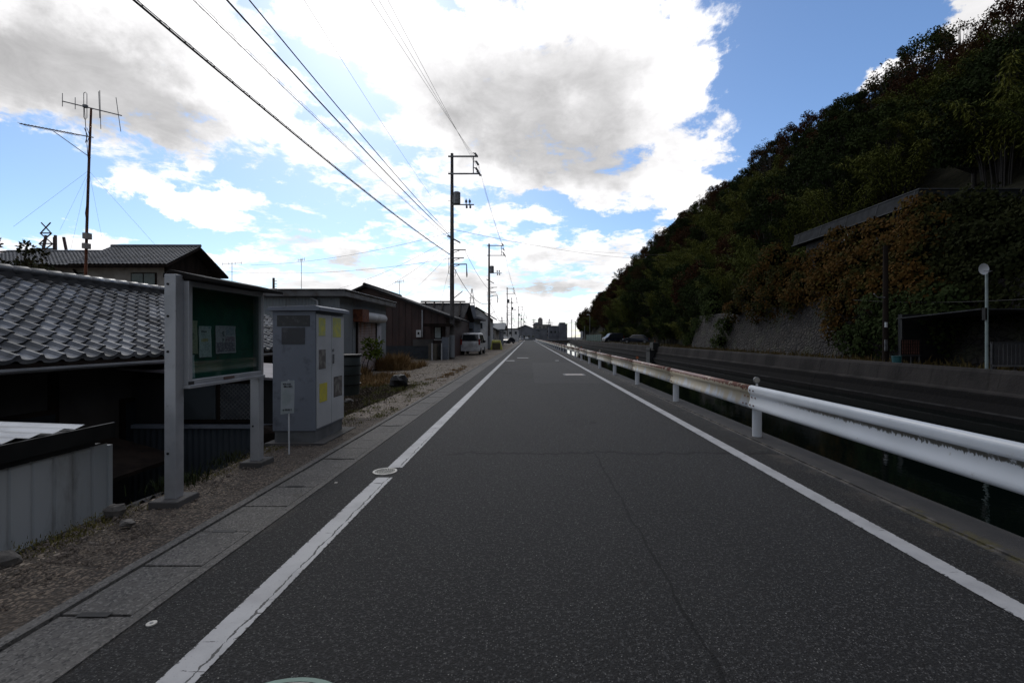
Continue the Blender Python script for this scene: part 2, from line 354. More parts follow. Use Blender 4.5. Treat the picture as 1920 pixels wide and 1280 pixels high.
def gravel(name, a, b, c, sc_=38):
    m, nt, bs = newmat(name); p = pos(nt)
    v = nd(nt, 'ShaderNodeTexVoronoi'); nt.links.new(p, v.inputs['Vector']); v.inputs['Scale'].default_value = sc_
    vs = nd(nt, 'ShaderNodeSeparateColor'); nt.links.new(v.outputs['Color'], vs.inputs[0])
    col = mixc(nt, SS(vs.outputs[0], .2, .9, nt), a, b)
    col = mixc(nt, SS(v.outputs['Distance'], .35, .6, nt), col, tuple(x * .35 for x in a))
    col = mixc(nt, SS(noise(nt, p, .9, 7, .65), .48, .64, nt), col, c)
    nt.links.new(col, bs.inputs['Base Color']); bs.inputs['Roughness'].default_value = .92
    bump(nt, bs, M_('ADD', M_('MULTIPLY', v.outputs['Distance'], -1, nt=nt), noise(nt, p, 12, 4), nt=nt), .8, .015)
    return m
M['gravel'] = gravel('roadside gravel', (.085, .064, .046), (.18, .14, .105), (.055, .042, .03), 45)
M['yard'] = gravel('yard dirt and gravel', (.18, .145, .11), (.30, .25, .20), (.10, .078, .05), 22)

def slabmat():
    m, nt, bs = newmat('exposed aggregate concrete'); p = pos(nt)
    col = mixc(nt, SS(noise(nt, p, 1.6, 6), .35, .65, nt), (.082, .077, .07), (.108, .101, .092))
    v = nd(nt, 'ShaderNodeTexVoronoi'); nt.links.new(p, v.inputs['Vector']); v.inputs['Scale'].default_value = 85
    vs = nd(nt, 'ShaderNodeSeparateColor'); nt.links.new(v.outputs['Color'], vs.inputs[0])
    col = mixc(nt, SS(vs.outputs[0], .72, .86, nt), col, (.15, .142, .13))
    col = mixc(nt, SS(vs.outputs[1], .8, .9, nt), col, (.045, .043, .04))
    col = mixc(nt, SS(noise(nt, p, 4, 7, .7), .55, .72, nt), col, (.06, .055, .045))
    nt.links.new(col, bs.inputs['Base Color']); bs.inputs['Roughness'].default_value = .85
    bump(nt, bs, v.outputs['Distance'], .5, .006); return m
M['slab'] = slabmat()

def leafmat(name, cols, tr=0.0, bs_=.45, ba=1.0):
    m, nt, bs = newmat(name)
    g = nd(nt, 'ShaderNodeNewGeometry'); oi = nd(nt, 'ShaderNodeObjectInfo')
    r = nd(nt, 'ShaderNodeValToRGB'); cr = r.color_ramp
    while len(cr.elements) < len(cols): cr.elements.new(.5)
    for i, c in enumerate(cols): cr.elements[i].position = i / (len(cols) - 1); cr.elements[i].color = (*c, 1)
    big = noise(nt, pos(nt), bs_, 3)
    f = M_('ADD', M_('MULTIPLY', g.outputs['Random Per Island'], .25, nt=nt), M_('ADD', M_('MULTIPLY', oi.outputs['Random'], .5, nt=nt), M_('MULTIPLY', M_('SUBTRACT', big, .35, nt=nt), ba, nt=nt), nt=nt), nt=nt, clamp=True)
    nt.links.new(f, r.inputs[0]); nt.links.new(r.outputs[0], bs.inputs['Base Color'])
    bs.inputs['Roughness'].default_value = .9; bs.inputs['Specular IOR Level'].default_value = .04
    return m
M['leaf_green'] = leafmat('dark evergreen leaves', [(.012, .017, .006), (.022, .032, .010), (.036, .048, .014)])
M['leaf_bamboo'] = leafmat('bamboo leaves', [(.036, .050, .012), (.075, .085, .018), (.13, .13, .028)])
M['leaf_rust'] = leafmat('autumn leaves', [(.026, .014, .008), (.048, .021, .010), (.034, .034, .011)])
M['leaf_vine'] = leafmat('vine leaves', [(.010, .014, .005), (.026, .028, .008), (.070, .034, .009), (.050, .046, .012)], 0, .9, 1.7)
M['leaf_plant'] = leafmat('bright plant leaves', [(.06, .09, .015), (.12, .14, .02)])
M['leaf_dark'] = leafmat('garden leaves', [(.015, .025, .01), (.03, .035, .015), (.05, .02, .015)])
M['bark'] = mat('bark', (.018, .015, .012), .9, 0, (.010, .008, .007), 6, bmp=.5)
M['drygrass'] = leafmat('dry grass', [(.12, .07, .035), (.20, .13, .06), (.16, .075, .035)])
M['greengrass'] = leafmat('thin green grass', [(.06, .07, .02), (.11, .11, .035), (.16, .13, .05)])
M['hill'] = mat('leaf litter hillside', (.018, .017, .010), .95, 0, (.010, .010, .006), 1.2, bmp=.9, bscale=3, bd=.2, spec=.1)
def water():
    m, nt, bs = newmat('canal water'); p = pos(nt, (1, .55, 1))
    bs.inputs['Base Color'].default_value = (.0015, .0035, .003, 1); bs.inputs['Roughness'].default_value = .03
    bs.inputs['IOR'].default_value = 1.33; bs.inputs['Specular IOR Level'].default_value = .5
    bump(nt, bs, M_('ADD', noise(nt, p, 2.2, 4), M_('MULTIPLY', noise(nt, p, 9, 3), .3, nt=nt), nt=nt), .12, .03)
    return m
M['water'] = water()

# ================================================================== SETTING
WATER_Z = -0.68; BANK_X = 13.0; EDGE_X = 3.7; RB_Z = .42
def ground_z(x, y):
    if -14 < x < -3.75 and -8 < y < 15.0: return -1.45
    return -0.03
m = MB()
xs = [-2500, -600, -150, -60, -30, -14.3, -14.0, -3.75, -3.55, -3.0, -2.5, -1.0, 1.0, 2.5, 3.1]
ys = [-40, -8.3, -8.0, 0, 5, 8, 11, 14.7, 15.0, 20, 26, 40, 80, 160, 400, 1000, 3500]
def gz(x, y):
    if -14.01 < x < -3.7 and -8.01 < y < 14.8: return -1.45
    return -0.03
vs = [(x, y, gz(x, y)) for y in ys for x in xs]; nx = len(xs)
m.add(vs, [(j * nx + i, j * nx + i + 1, (j + 1) * nx + i + 1, (j + 1) * nx + i) for j in range(len(ys) - 1) for i in range(nx - 1)])
tag(m.build('ground', M['yard']), kind='structure')
def flare(y): return max(0.0, (y - 95) / 115.0 * 6.5)
m = MB()
xs2 = [3.1, 3.9, 12.9, 13.2, 19, 60, 300, 2500]; zz = [-.03, -2.4, -2.4, RB_Z, RB_Z, RB_Z, 0, 0]
# canal bed and far bank as one sheet (the canal turns away beyond the bridge)
ys2 = [-40, 0, 30, 80, 95, 150, 215, 216, 400, 1000, 3500]
vs = []
for y in ys2:
    for x, z in zip(xs2, zz): vs.append((x + (flare(y) if x > 10 else 0), y, z if y < 215.5 else -.03))
nx = len(xs2)
m.add(vs, [(j * nx + i, j * nx + i + 1, (j + 1) * nx + i + 1, (j + 1) * nx + i) for j in range(len(ys2) - 1) for i in range(nx - 1)])
tag(m.build('far_bank_ground', M['soil']), kind='structure')
m = MB(); m.add([(3.5, -30, WATER_Z), (13.4, -30, WATER_Z), (13.4, 95, WATER_Z), (20.2, 216, WATER_Z), (3.5, 216, WATER_Z)], [(0, 1, 2, 3, 4)])
tag(m.build('canal_water', M['water']), kind='structure')
# road
m = MB(); yr = [-12, 0, 10, 30, 80, 200, 420]
m.add([(x, y, 0) for y in yr for x in (-2.12, 0, 3.24)], [(j * 3 + i, j * 3 + i + 1, j * 3 + i + 4, j * 3 + i + 3) for j in range(len(yr) - 1) for i in (0, 1)])
tag(m.build('road', M['asphalt']), kind='structure')
def strip(x0, x1, y0, y1, z=.004, step=2.0):
    m = MB(); n = max(1, int((y1 - y0) / step)); v = []
    for j in range(n + 1):
        y = y0 + (y1 - y0) * j / n; v += [(x0, y, z), (x1, y, z)]
    return m.add(v, [(2 * j, 2 * j + 1, 2 * j + 3, 2 * j + 2) for j in range(n)])
mm = strip(-1.615, -1.445, -8, 4.90)
mm2 = strip(-1.615, -1.445, 5.27, 380); mm.add(mm2.v, mm2.f)
mm2 = strip(-1.40, -.86, 29.0, 29.55, .004); mm.add(mm2.v, mm2.f)
mm2 = strip(-.78, .02, 33.0, 33.6, .004); mm.add(mm2.v, mm2.f)
mm2 = strip(1.75, 1.98, 29.2, 29.6, .004); mm.add(mm2.v, mm2.f)
tag(mm.build('road_marking', M['paint']), kind='structure')
tag(strip(2.62, 2.78, -8, 380).build('road_marking', M['paint']), kind='structure')
# gutter cover slabs down the left edge, with kerb lips
m = MB(); rg = random.Random(3)
y = .35 - .53 * 12; k = 0
while y < 300:
    L = .53 if y < 60 else 4.0
    g = .016 if L < 1 else .03
    dz = rg.uniform(-.004, .004); gap = .02 if k % 2 else 0
    m.box(-2.515, -2.135 + .0, y + g / 2, y + L - g / 2, -.12, .004 + dz)
    if k % 2 == 0 and L < 1:   # hand slot
        m.box(-2.42, -2.25, y - .02, y + .02, .0085, .0095, 1)
    y += L; k += 1
tag(m.build('gutter_strip', [M['slab'], M['black']]), kind='structure')
m = MB(); m.box(-2.60, -2.527, -8, 300, -.12, .018); m.box(-2.127, -2.06, -8, 300, -.12, .008); m.box(-2.527, -2.127, -8, 300, -.12, -.022, 1)  # last box: black sheet under the slabs, puts shade into their open joints
tag(m.build('gutter_lip_underlay', [M['slab'], M['black']]), kind='structure')
# gravel strip outside the gutter with a sloping outer edge
rg = random.Random(5)
m = MB(); xs3 = [-2.6, -2.75, -2.95, -3.2, -3.45, -3.62, -3.78, -4.0]; zs3 = [.006, 0, -.01, -.015, -.03, -.08, -.3, -1.0]; n = 150
vs = []
for j in range(n + 1):
    y = -4 + 12.6 * j / n
    for i, (x, z) in enumerate(zip(xs3, zs3)):
        vs.append((x + (rg.uniform(-.04, .04) if i > 3 else 0), y, z + rg.uniform(-.012, .012) * (i > 0)))
nx = len(xs3)
m.add(vs, [(j * nx + i, j * nx + i + 1, (j + 1) * nx + i + 1, (j + 1) * nx + i) for j in range(n) for i in range(nx - 1)], 0, True)
tag(m.build('gravel_strip', M['gravel']), kind='structure')
# far side: concrete canal edge under the guardrail
def edgemat():
    m, nt, bs = newmat('canal edge concrete'); p = pos(nt)
    s = nd(nt, 'ShaderNodeSeparateXYZ'); nt.links.new(p, s.inputs[0]); X, Y, Z = s.outputs
    col = mixc(nt, SS(noise(nt, p, 2.4, 6), .35, .65, nt), (.036, .033, .031), (.022, .021, .020))
    line = SS(M_('ABSOLUTE', M_('SUBTRACT', X, M_('ADD', 3.29, M_('MULTIPLY', M_('SUBTRACT', noise(nt, p, 2.5, 5, .7), .5, nt=nt), .12, nt=nt), nt=nt), nt=nt), nt=nt), .05, .0, nt)
    col = mixc(nt, M_('MULTIPLY', line, SS(noise(nt, p, 6, 6, .7), .42, .6, nt), nt=nt), col, (.11, .098, .083))
    ms = M_('MULTIPLY', M_('MULTIPLY', SS(X, 3.2, 3.26, nt), SS(X, 3.42, 3.34, nt), nt=nt), M_('MULTIPLY', SS(Y, 4.2, 3.9, nt), SS(noise(nt, p, 7, 6, .7), .45, .55, nt), nt=nt), nt=nt)
    col = mixc(nt, ms, col, (.05, .042, .012))
    nt.links.new(col, bs.inputs['Base Color']); bs.inputs['Roughness'].default_value = .85
    bump(nt, bs, noise(nt, p, 35, 6, .7), .6, .012); return m
m = MB(); m.box(3.245, 3.72, -20, 216, -2.0, -.002)
m.box(3.30, 3.62, -20, 216, -.01, .012)
tag(m.build('canal_edge_wall', edgemat()), 'low concrete canal edge under the white guardrail', 'canal wall')
# opposite canal wall: parapet with battered foot
m = MB()
prof = [(13.15, .59), (12.86, .59), (12.80, .50), (12.70, .02), (12.55, -.06), (12.50, -.28), (12.36, -.50), (12.28, -.54), (12.24, -.9), (13.4, -.9), (13.4, .40)]
yk = -30
rg = random.Random(2)
while yk < 214:
    y2 = yk + 10; j = rg.uniform(-.008, .008)
    a_, b_ = yk + .01, y2 - .01; n_ = len(prof)
    v_ = [(x + j * (x < 13) + flare(a_), a_, z + j) for x, z in prof] + [(x + j * (x < 13) + flare(b_), b_, z + j) for x, z in prof]
    m.add(v_, [tuple(range(n_)), tuple(range(2 * n_ - 1, n_ - 1, -1))] + [(i, n_ + i, n_ + (i + 1) % n_, (i + 1) % n_) for i in range(n_)]); yk = y2
def bankmat():
    m, nt, bs = newmat('tidal concrete wall'); p = pos(nt, (1, 1, .5)); p1 = pos(nt)
    s = nd(nt, 'ShaderNodeSeparateXYZ'); nt.links.new(p1, s.inputs[0]); X, Y, Z = s.outputs
    col = mixc(nt, SS(noise(nt, p, .8, 8, .65), .35, .65, nt), (.042, .038, .036), (.022, .0205, .020))
    zz_ = M_('ADD', Z, M_('MULTIPLY', M_('SUBTRACT', noise(nt, p1, 1.3, 5), .5, nt=nt), .22, nt=nt), nt=nt)
    col = mixc(nt, SS(zz_, .04, -.12, nt), col, (.009, .0085, .0085))        # wet, algae dark tide band
    col = mixc(nt, M_('MULTIPLY', M_('MULTIPLY', SS(Z, -.555, -.545, nt), SS(Z, -.50, -.52, nt), nt=nt), SS(noise(nt, p1, 1.5, 5), .35, .6, nt), nt=nt), col, (.028, .028, .028))
    st = SS(noise(nt, pos(nt, (1, 6, .3)), 1.0, 5), .56, .66, nt)
    col = mixc(nt, M_('MULTIPLY', st, .5, nt=nt), col, (.014, .013, .012))
    nt.links.new(col, bs.inputs['Base Color']); bs.inputs['Roughness'].default_value = .95; bs.inputs['Specular IOR Level'].default_value = .1
    bump(nt, bs, noise(nt, p1, 9, 8, .65), .7, .03); return m
tag(m.build('far_canal_wall', bankmat()), 'long stained concrete wall on the far bank of the canal', 'canal wall')

# hill terrain
def zr(y):   # ridge height incl. trees
    P = [(-40, 34), (20, 34), (45, 36.5), (72, 41), (100, 42.5), (155, 40), (205, 33), (260, 25), (320, 18), (420, 4)]
    for (a, b), (c, d) in zip(P, P[1:]):
        if y <= c: return b + (d - b) * (y - a) / (c - a)
    return 4
def xb(y):
    if y < 45: return 17.6
    if y < 70: return 17.6 + (y - 45) / 25 * 4.4
    return max(22, .118 * y)
def hz(x, y):
    b = xb(y); t = (x - b) / (50 - b)
    base = RB_Z
    if t <= 0: return base
    H = max(0, zr(y) - 7.5 - base)
    if t < 1:
        z = base + H * (t ** .85)
    else: z = base + H * max(.55, 1 - (t - 1) * .25)
    return z
m = MB(); nX, nY = 46, 92; vs = []; rg = random.Random(9)
for j in range(nY + 1):
    y = -40 + 460 * j / nY
    for i in range(nX + 1):
        b = xb(y) - .3; x = b + (110 - b) * (i / nX) ** 1.5
        vs.append((x, y, hz(x, y) - (.1 if i == 0 else 0) + rg.uniform(-.3, .3) * (i > 1)))
m.add(vs, [(j * (nX + 1) + i, j * (nX + 1) + i + 1, (j + 1) * (nX + 1) + i + 1, (j + 1) * (nX + 1) + i) for j in range(nY) for i in range(nX)], 0, True)
tag(m.build('hill', M['hill']), kind='structure')

# ================================================================== LEFT SIDE
# ---- low tiled house beside the road
def tile_roof(m, xe, ze, xr, zr_, y0, y1, tp=.265, row=.235, seg=8, amp=.052, ystart=None):
    """wavy pantile slope: eave at (xe,ze), ridge at (xr,zr_), running along y"""
    sl = Vector((xr - xe, 0, zr_ - ze)); L = sl.length; d = sl / L; nrm = Vector((-d.z, 0, d.x))
    if nrm.z < 0: nrm = -nrm
    rows = int(round(L / row)); nc = int((y1 - y0) / tp)
    for r in range(rows):
        a = L * r / rows; b = L * (r + 1) / rows + .02
        vs = []; n = nc * seg
        for lev, (s_, lift) in enumerate(((a - .002, -.03), (a, .030), (b, .004))):
            for i in range(n + 1):
                t = (i / seg) % 1.0
                # pantile section: broad trough and a narrow raised roll
                h = amp * (-.35 * math.sin(math.pi * t / .62) if t < .62 else 1.0 * math.sin(math.pi * (t - .62) / .38))
                P = Vector((xe, y0 + i * tp / seg, ze)) + d * s_ + nrm * (h * (1 if lev else .6) + lift)
                vs.append(P)
        N = n + 1
        m.add(vs, [(l * N + i, l * N + i + 1, (l + 1) * N + i + 1, (l + 1) * N + i) for l in (0, 1) for i in range(n)], 0, False)
M['kawara'] = mat('smoked roof tile', (.22, .23, .245), .36, .72, (.13, .137, .148), 2.5, .35, .65, spec=.5, dirt=(.05, .05, .052), dscale=2.2, dlo=.5, dhi=.75)
def tiletone():
    m = M['kawara']; nt = m.node_tree; bs = nt.nodes['Principled BSDF']; lk = bs.inputs['Base Color'].links[0]; src = lk.from_socket
    mp = nd(nt, 'ShaderNodeMapping'); nt.links.new(pos(nt), mp.inputs[0]); mp.inputs['Location'].default_value = (5.95 / .214, -2.2 / .265, 0); mp.inputs['Scale'].default_value = (1 / .214, 1 / .265, 0)
    fl = nd(nt, 'ShaderNodeVectorMath', operation='FLOOR'); nt.links.new(mp.outputs[0], fl.inputs[0])
    wz = nd(nt, 'ShaderNodeTexWhiteNoise'); nt.links.new(fl.outputs[0], wz.inputs['Vector'])
    sc2 = nd(nt, 'ShaderNodeVectorMath', operation='SCALE'); nt.links.new(src, sc2.inputs[0]); nt.links.new(SS(wz.outputs['Value'], 0, 1, nt, .45, .95), sc2.inputs['Scale'])
    nt.links.new(sc2.outputs[0], bs.inputs['Base Color']); nt.links.new(SS(wz.outputs['Value'], 1, 0, nt, .30, .48), bs.inputs['Roughness'])
tiletone()
M['kawara_dark'] = mat('dark ridge tile', (.03, .03, .032), .55, 0, (.018, .018, .02), 4)
H1 = thing('tiled_house', 'low old house with a silver grey pantile roof below the road at far left', 'house', (-7.5, 8, -1.45))
m = MB(); tile_roof(m, -5.95, 1.22, -9.05, 2.54, 2.2, 14.3)
rf = m.build('roof', M['kawara'], H1, fix=False)
m = MB(); m.add([(-5.97, 2.2, 1.19), (-9.05, 2.2, 2.47), (-9.05, 14.3, 2.47), (-5.97, 14.3, 1.19), (-5.97, 2.2, 1.05), (-9.05, 2.2, 2.34), (-9.05, 14.3, 2.34), (-5.97, 14.3, 1.05),
       (-12.1, 2.2, 1.19), (-12.1, 14.3, 1.19)], [(0, 1, 2, 3), (4, 7, 6, 5), (0, 3, 7, 4), (0, 4, 5, 1), (3, 2, 6, 7), (1, 8, 9, 2)])
m.build('roof_deck', M['wood'], rf)
m = MB()
m.box(-9.16, -8.94, 2.2, 14.3, 2.42, 2.60, 0); m.box(-9.13, -8.97, 2.2, 14.3, 2.60, 2.66, 0)
yy = 2.2
while yy < 14.25:
    m.tube([(-9.05, yy, 2.645), (-9.05, yy + .03, 2.66), (-9.05, yy + .27, 2.685), (-9.05, yy + .285, 2.675)], [.085, .10, .088, .085], 10, 1); yy += .29
m.build('ridge', [M['kawara_dark'], M['kawara']], rf)
m = MB(); gp = []
for i in range(9):
    a = math.pi + math.pi * i / 8; gp.append((-5.89 + .055 * math.cos(a), 1.13 + .055 * math.sin(a)))
gp += [(-5.89 + .048, 1.13), (-5.89 - .048, 1.13)][0:0]
for a, b in zip(gp, gp[1:]):
    m.add([(a[0], 2.2, a[1]), (b[0], 2.2, b[1]), (b[0], 14.3, b[1]), (a[0], 14.3, a[1])], [(0, 1, 2, 3)], 0, True)
m.box(-5.842, -5.834, 2.2, 14.3, 1.112, 1.140)
m.build('gutter', M['alu'], rf)
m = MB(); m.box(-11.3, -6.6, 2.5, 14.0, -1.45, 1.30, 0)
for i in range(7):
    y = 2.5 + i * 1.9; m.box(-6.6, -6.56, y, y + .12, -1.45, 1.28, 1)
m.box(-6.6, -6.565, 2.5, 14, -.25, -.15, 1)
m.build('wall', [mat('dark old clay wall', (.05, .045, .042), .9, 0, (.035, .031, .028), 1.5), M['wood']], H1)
for y in (5.2, 7.4, 9.6):
    m = MB(); m.box(-6.62, -6.54, y, y + 1.2, -.4, .5, 0); wi = m.build('window', M['wood'], H1)
    m = MB(); m.box(-6.545, -6.53, y + .06, y + 1.14, -.34, .44, 0); m.build('pane', M['glass'], wi)
# lower lean-to canopy along its wall
m = MB(); m.add([(-6.58, 3.2, -.0), (-5.3, 3.2, -.35), (-5.3, 7.0, -.35), (-6.58, 7.0, 0), (-6.58, 3.2, .05), (-5.3, 3.2, -.30), (-5.3, 7.0, -.30), (-6.58, 7.0, .05)],
                [(0, 1, 2, 3), (7, 6, 5, 4), (0, 4, 5, 1), (1, 5, 6, 2), (2, 6, 7, 3)])
m.build('canopy', M['wood'], H1)
# annex with lattice window (wall facing the camera)
A1 = thing('annex', 'dark lean-to annex with a lattice window below the notice board', 'annex', (-5.4, 8, -1.45))
def corr(m, x0, x1, y, z0, z1, pitch=.076, amp=.012, mi=0, axis='x'):
    n = max(2, int((x1 - x0) / pitch * 4)); vs = []
    for i in range(n + 1):
        x = x0 + (x1 - x0) * i / n; d = amp * math.sin(2 * math.pi * (x - x0) / pitch)
        for z in (z0, z1): vs.append((x, y + d, z) if axis == 'x' else (y + d, x, z))
    return m.add(vs, [(2 * i, 2 * i + 2, 2 * i + 3, 2 * i + 1) for i in range(n)], mi, True)
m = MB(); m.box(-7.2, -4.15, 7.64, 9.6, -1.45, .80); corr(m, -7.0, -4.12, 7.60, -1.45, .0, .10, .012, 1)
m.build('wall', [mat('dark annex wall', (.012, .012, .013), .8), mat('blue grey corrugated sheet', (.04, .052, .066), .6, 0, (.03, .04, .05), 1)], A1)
m = MB(); m.box(-7.05, -4.1, 7.54, 7.63, .0, .06); m.build('sill', M['cab_blue'], A1)
wi = MB().box(-5.75, -4.45, 7.56, 7.64, .1, .78).build('window', M['wood'], A1)
wi2 = MB().box(-5.68, -5.14, 7.545, 7.562, .15, .73).box(-5.06, -4.52, 7.545, 7.562, .15, .73).build('pane', mat('dull frosted glass', (.05, .06, .068), .35), wi)
m = MB()
for i in range(9):
    x = -5.06 + .068 * i
    m.bar((x, 7.54, .15), (min(x + .5, -4.52), 7.54, .15 + min(.5, -4.52 - x)), .008); m.bar((x, 7.54, .73), (min(x + .5, -4.52), 7.54, .73 - min(.5, -4.52 - x)), .008)
for j in range(1, 8):
    z = .15 + .07 * j; t = min(.54, .73 - z); m.bar((-5.06, 7.54, z), (-5.06 + t, 7.54, z + t), .008); t = min(.54, z - .15); m.bar((-5.06, 7.54, z), (-5.06 + t, 7.54, z - t), .008)
m.build('lattice', M['galv'], wi)
m = MB(); m.add([(-7.3, 7.35, 1.02), (-3.95, 7.35, .80), (-3.95, 9.8, .80), (-7.3, 9.8, 1.02), (-7.3, 7.35, 1.06), (-3.95, 7.35, .84), (-3.95, 9.8, .84), (-7.3, 9.8, 1.06)],
                [(0, 1, 2, 3), (7, 6, 5, 4), (0, 4, 5, 1), (1, 5, 6, 2), (2, 6, 7, 3)])
m.build('roof', mat('faded purple grey sheet roof', (.17, .155, .175), .6, 0, (.12, .11, .125), 2), A1)
# ---- white panel shed at the bottom left
S1 = thing('garden_shed', 'white corrugated panel shed with a black edged flat roof at the lower left corner', 'shed', (-4.6, 3, -1.45))
m = MB(); m.box(-5.3, -3.96, 1.0, 4.25, -1.45, .52)
m.build('wall', M['dark'], S1)
m = MB(); vs = []
y = 1.0
prof = []
while y < 4.22:
    prof += [(y, 0), (y + .115, 0), (y + .125, -.014), (y + .14, -.014), (y + .15, 0)]; y += .165
prof = [p for p in prof if p[0] <= 4.24] + [(4.25, 0)]
for yy, dx_ in prof: vs += [(-3.90 + dx_, yy, -1.45), (-3.90 + dx_, yy, .52)]
m.add(vs, [(2 * i, 2 * i + 1, 2 * i + 3, 2 * i + 2) for i in range(len(prof) - 1)])
m.box(-3.96, -3.885, 4.25, 4.29, -1.45, .50)
m.build('side_panel', mat('white ribbed wall sheet', (.42, .44, .45), .5, 0, (.36, .38, .39), 1.5, dirt=(.2, .2, .19), dscale=2.5, stretch=(1, 1, .3)), S1)
m = MB(); m.box(-5.4, -3.87, .9, 4.10, .53, .66, 0); m.box(-3.87, -3.84, .9, 4.27, .575, .71, 0); m.box(-5.4, -3.87, 4.23, 4.27, .575, .64, 0)
rf = m.build('roof_frame', M['black'], S1)
m = MB(); n = 70; vs = []
for i in range(n + 1):
    y = .9 + 3.16 * i / n; d = .012 * math.sin(i * 1.57)
    vs += [(-3.88, y, .725 + d), (-5.7, y, .79 + d)]
m.add(vs, [(2 * i, 2 * i + 2, 2 * i + 3, 2 * i + 1) for i in range(n)], 0, True)
m.build('roof_sheet', mat('pale ribbed plastic sheet', (.5, .52, .54), .3, .1), S1)
# corrugated slate sheet leaning along the bank
m = MB(); n = 90; vs = []
for i in range(n + 1):
    y = 2.6 + 2.0 * i / n; d = .022 * math.sin(2 * math.pi * (y) / .13)
    vs += [(-3.64, y, -.055 + d), (-3.95, y, -.17 + d)]
m.add(vs, [(2 * i, 2 * i + 2, 2 * i + 3, 2 * i + 1) for i in range(n)], 0, True)
tag(m.build('corrugated_sheet', mat('old slate sheet', (.06, .06, .062), .8, 0, (.03, .03, .032), 6)), 'old dark corrugated sheet laid along the edge of the gravel bank', 'roof sheet')
def rock(c, r, lab, sq=(1, .8, .7), seed=1, cat='rock', mt='rock', name='rock', group=None):
    m = MB(); m.ball((c[0], c[1], c[2] + r * .5), r, 10, 0, sq, .22, random.Random(seed))
    return tag(m.build(name, M[mt]), lab, cat, group)
rock((-3.50, 3.9, -.02), .085, 'grey rock beside the bottom corner of the white shed', seed=2)
rock((-3.52, 3.08, -.05), .10, 'brown rock at the left edge on the gravel bank', seed=4)
rock((-3.2, 3.66, -.005), .05, 'flat pale stone lying in the middle of the gravel strip', (1.3, .9, .45), seed=5)
rock((-4.0, 14.2, -.03), .27, 'round dark boulder in the dry grass by the gutter slabs', (1, 1, .95), seed=6, mt='black')
rock((-3.95, 6.9, -.08), .22, 'dark stone block behind the notice board beside the cabinet', (1, .8, .7), seed=8, mt='wood')
rock((-4.15, 10.6, -.01), .09, 'pale broken block in front of the dark green bin', (1.3, 1, .6), seed=9)

# ---- notice board
NBX = -3.15
NB = thing('notice_board', 'glazed aluminium notice board with a green felt panel on two posts', 'notice board', (-3.2, 4.9, 0))
for y in (4.14, 5.42):
    m = MB(); m.box(-3.285, -3.18, y, y + .10, -.05, 2.07)
    p = m.build('post', M['alu'], NB, bevel=.006)
    for z in (.45, 1.37, 1.69, 1.98): MB().tube([(-3.25, y - .006, z), (-3.25, y + .002, z)], .011, 8).build('bolt', M['black'], p)
    m = MB(); m.box(-3.36, -3.10, y - .09, y + .19, -.14, .045)
    m.build('footing', M['conc_dark'], p, bevel=.012)
B0, B1, Z0, Z1 = 4.235, 5.43, 1.06, 2.02
m = MB(); m.box(-3.26, -3.225, B0, B1, Z0, Z1); m.build('back_panel', mat('green felt', (.011, .125, .088), .95, 0, (.009, .10, .075), 8), NB)
m = MB(); f = .045
m.box(-3.25, -3.13, B0, B0 + f, Z0, Z1); m.box(-3.25, -3.13, B1 - f, B1, Z0, Z1)
m.box(-3.25, -3.133, B0 + f, B1 - f, Z0, Z0 + f); m.box(-3.25, -3.133, B0 + f, B1 - f, Z1 - f, Z1)
m.box(-3.27, -3.115, B0 - .01, B1 + .01, Z0 - .035, Z0 - .002)
fr = m.build('frame', M['alu'], NB, bevel=.004)
m = MB(); m.box(-3.132, -3.122, 4.72, 4.88, Z0 + .006, Z0 + .032); m.build('handle', mat('brown worn handle', (.1, .06, .05), .6), fr)
m = MB(); m.box(-3.135, -3.118, B0 - .003, B0 + .05, Z0 - .036, Z0 + .03); m.build('corner_cap', M['dark'], fr)
m = MB(); m.box(-3.165, -3.161, B0 + f, B1 - f, Z0 + f, Z1 - f); m.build('pane', M['pane'], NB)
m = MB(); m.prism([(-3.36, 2.085), (-3.30, 2.125), (-2.99, 2.055), (-2.99, 2.02), (-3.10, 2.03), (-3.36, 2.05)], 'y', 4.22, 5.60)
m.build('roof', mat('dark bronze metal', (.014, .012, .011), .8, 0, (.01, .009, .008), 4, spec=.15), NB, bevel=.004)
